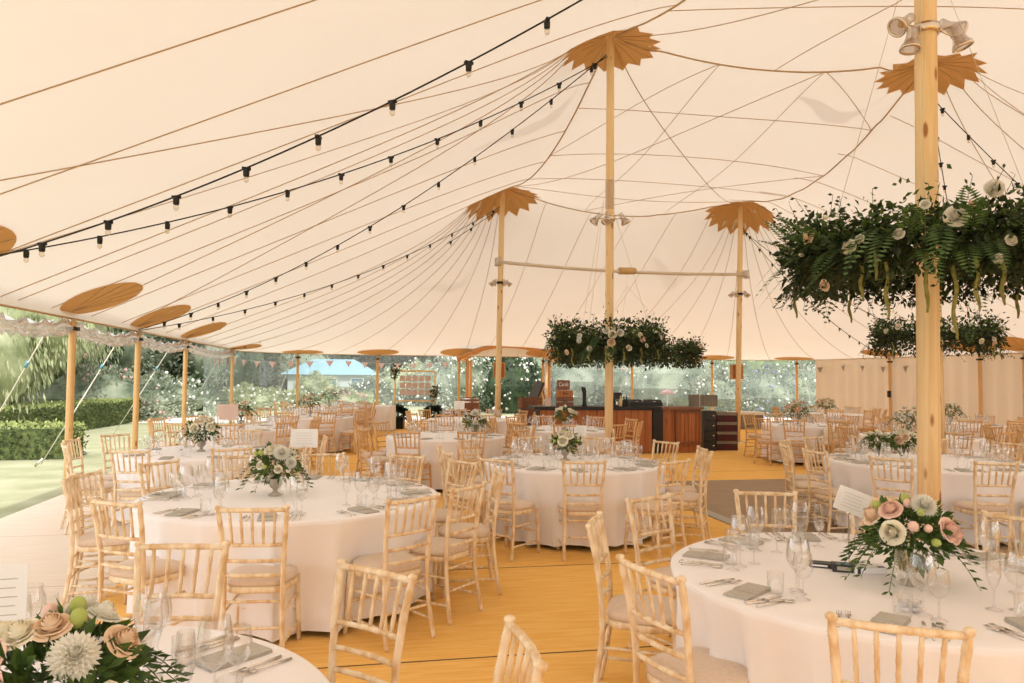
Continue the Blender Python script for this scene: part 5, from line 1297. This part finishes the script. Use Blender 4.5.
# beyond the clear wall
x, y, h = GT(262, 66, 350); blob_tree(x, y, 9.5, 5.0, 'treegrey', 'blurred tree behind the clear wall corner pole', 41, 6000, .32, zb=4.2)
x, y, h = GT(235, 60, 350); blob_tree(x, y, 8, 4.2, 'treedark', 'dark tree just right of the clear wall start', 42, 5000, .32, zb=3.4)
x, y, h = GT(300, 72, 350); blob_tree(x, y, 9, 5, 'treedark', 'dark tree left of the blue roofed house', 43, 5000, .32, zb=4)
for i, (px, D, lab, mt, hh) in enumerate(((380, 80, 'tall dark conifer above the seating chart', 'treedark', 13), (405, 84, 'second dark conifer above the seating chart', 'treedark', 14), (428, 82, 'third dark conifer above the seating chart', 'treegrey', 12), (470, 78, 'dark tree seen through the entrance arch', 'treedark', 13), (500, 74, 'grey green tree seen through the entrance arch', 'treegrey', 11), (540, 80, 'dark tree right of the entrance arch', 'treedark', 12), (590, 78, 'olive tree behind the bar left part', 'treegrey', 10), (640, 84, 'dark tree behind the bar', 'treedark', 12), (690, 78, 'grey tree behind the right bar part', 'treegrey', 11), (740, 70, 'full green tree behind the right far mast', 'treeleaf', 10), (790, 66, 'full green tree beside the fabric wall', 'treeleaf', 10), (312, 88, 'grey tree left behind the blue roofed house', 'treegrey', 12), (345, 92, 'tree behind the blue roofed house', 'treegrey', 12), (365, 86, 'dark tree right behind the blue roofed house', 'treedark', 12))):
    x, y = G(px, D); blob_tree(x, y, hh, 6, mt, lab, 60 + i, 6000, .36, zb=hh * .45)
sh = [(560, 42, 7, 3.4, 'treegrey', 'bloomwhite', 'wide grey green shrub behind the Cards sign', 40), (605, 44, 6, 2.8, 'treelight', 'bloomwhite', 'pale shrub behind the beer tap', 60), (655, 40, 8, 2.9, 'treegrey', 'bloompink', 'shrub with pink blooms behind the black trays', 80), (530, 38, 3, 2.2, 'treedark', 'bloomwhite', 'dark shrub behind the leaning board', 50),
      (690, 37, 7, 2.8, 'treegrey', 'bloomwhite', 'white flecked shrub behind the grey crate', 160), (745, 40, 9, 3.6, 'treeleaf', 'bloomwhite', 'leafy green shrub between far mast and fabric wall', 60), (770, 35, 4.5, 2.0, 'treegrey', 'bloomviolet', 'violet flowering shrub near the fabric wall', 70), (798, 35, 4, 2.4, 'treegrey', 'bloomwhite', 'white flowering shrub at the fabric wall edge', 160), (722, 35, 4, 1.8, 'treegrey', 'bloomwhite', 'white flowering shrub behind the striped crates', 160),
      (246, 37, 3.6, 1.0, 'treelight', 'bloomwhite', 'white blossom mound just inside the clear wall start', 180), (272, 38, 3.2, .8, 'treelight', 'bloomwhite', 'white blossom mound left of the corner pole', 180), (308, 38, 3.0, .9, 'treelight', 'bloomwhite', 'tall white blossom mound right of the corner pole', 180), (345, 40, 3.6, .8, 'treelight', 'bloompink', 'pale pink blossom mound below the blue roofed house', 160), (370, 44, 3, 1.3, 'treegrey', 'bloomwhite', 'loose shrub left of the seating chart', 100), (316, 52, 3.6, 1.6, 'treelight', 'bloomwhite', 'round green shrub in front of the blue roofed house', 10),
      (415, 46, 6, 2.2, 'treelight', 'bloomwhite', 'pale shrub seen through the seating chart', 160), (445, 44, 5, 2.6, 'treegrey', 'bloomwhite', 'shrub between seating chart and entrance', 120), (482, 40, 4, 2.6, 'treegrey', 'bloomwhite', 'white rose shrub left of the left far mast', 160), (508, 36, 2.6, 2.9, 'treedark', 'bloomwhite', 'tall rose climbing shrub right of the left far mast', 120)]
for i, (px, D, w, h, a_, b_, lab, nb) in enumerate(sh): bush(px, D, w, h, a_, b_, lab, 100 + i, int(nb * 1.5), .085, 2600, .17)
a = Vector((*G(675, 34), 0)); b = Vector((*G(815, 34.5), 0)); hedge((a.x, a.y), (b.x, b.y), .8, .75, 'low green hedge beyond the clear wall on the right', 9, 'hedge')
# house with a pale blue roof, far left of centre
x, y = G(334, 60); t = thing('garden_house', 'pale house with light blue roof beyond the clear wall', 'house', (x, y, 0), .15)
ob('wall', M().box((0, 0, .9), (6.5, 5, 1.8)), t, mats='render', smooth=False)
m = M(); m.add([(-3.8, -3, 1.75), (3.8, -3, 1.75), (3.8, 3, 1.75), (-3.8, 3, 1.75), (-1.6, 0, 3.0), (1.6, 0, 3.0)], [(0, 1, 5, 4), (1, 2, 5), (2, 3, 4, 5), (3, 0, 4), (3, 2, 1, 0)]); ob('roof', m, t, mats='rooftile', smooth=False)
for k in (-2, 0, 2): w_ = ob('window_frame', M().box((k, -2.52, .95), (1.0, .06, 1.1)), t, mats='whitepaint', smooth=False); ob('pane', M().box((k, -2.56, .95), (.85, .02, .95)), w_, mats='bluebox', smooth=False)
# white garden building seen through the entrance
x, y = G(487, 52); t = thing('garden_pergola', 'white beam structure seen through the entrance arch', 'pergola', (x, y, 0)); 
for k in (-2.6, 2.6): ob('post', M().box((k, 0, 1.5), (.14, .14, 3.0)), t, mats='whitepaint', smooth=False)
for z in (2.2, 3.0): ob('beam', M().box((0, 0, z), (5.8, .14, .22)), t, mats='whitepaint', smooth=False)
# garden items
x, y = G(667, 30.5); t = thing('parasol', 'small pink garden parasol beyond the clear wall', 'parasol', (x, y, 0)); ob('canopy', M().lathe([(.34, 1.05), (.2, 1.16), (.02, 1.24)], 12), t, mats='bloompink'); ob('pole', M().tube([(0, 0, 0), (0, 0, 1.2)], .02, 6), t, mats='whitepaint')
# ------------------------------------------------------------------ light
w = bpy.data.worlds.new('world'); sc.world = w; w.use_nodes = True; n = w.node_tree; n.nodes.clear()
bg = n.nodes.new('ShaderNodeBackground'); wo = n.nodes.new('ShaderNodeOutputWorld'); bg.inputs[0].default_value = (.97, .97, .97, 1); bg.inputs[1].default_value = 2.6
n.links.new(bg.outputs[0], wo.inputs[0])
sl = bpy.data.lights.new('sun', 'SUN'); sl.energy = 4.0; sl.angle = math.radians(1.2); sl.color = (1, .965, .91)
so = bpy.data.objects.new('sun', sl); COL.objects.link(so); d = Vector((-.34, .95, -1.0)); so.rotation_mode = 'QUATERNION'; so.rotation_quaternion = Vector((0, 0, -1)).rotation_difference(d.normalized()); so.location = (20, -20, 40)
sc.view_settings.view_transform = 'Standard'; sc.view_settings.look = 'None'; sc.view_settings.gamma = 1; sc.view_settings.use_curve_mapping = False
sc.view_settings.exposure = -.12
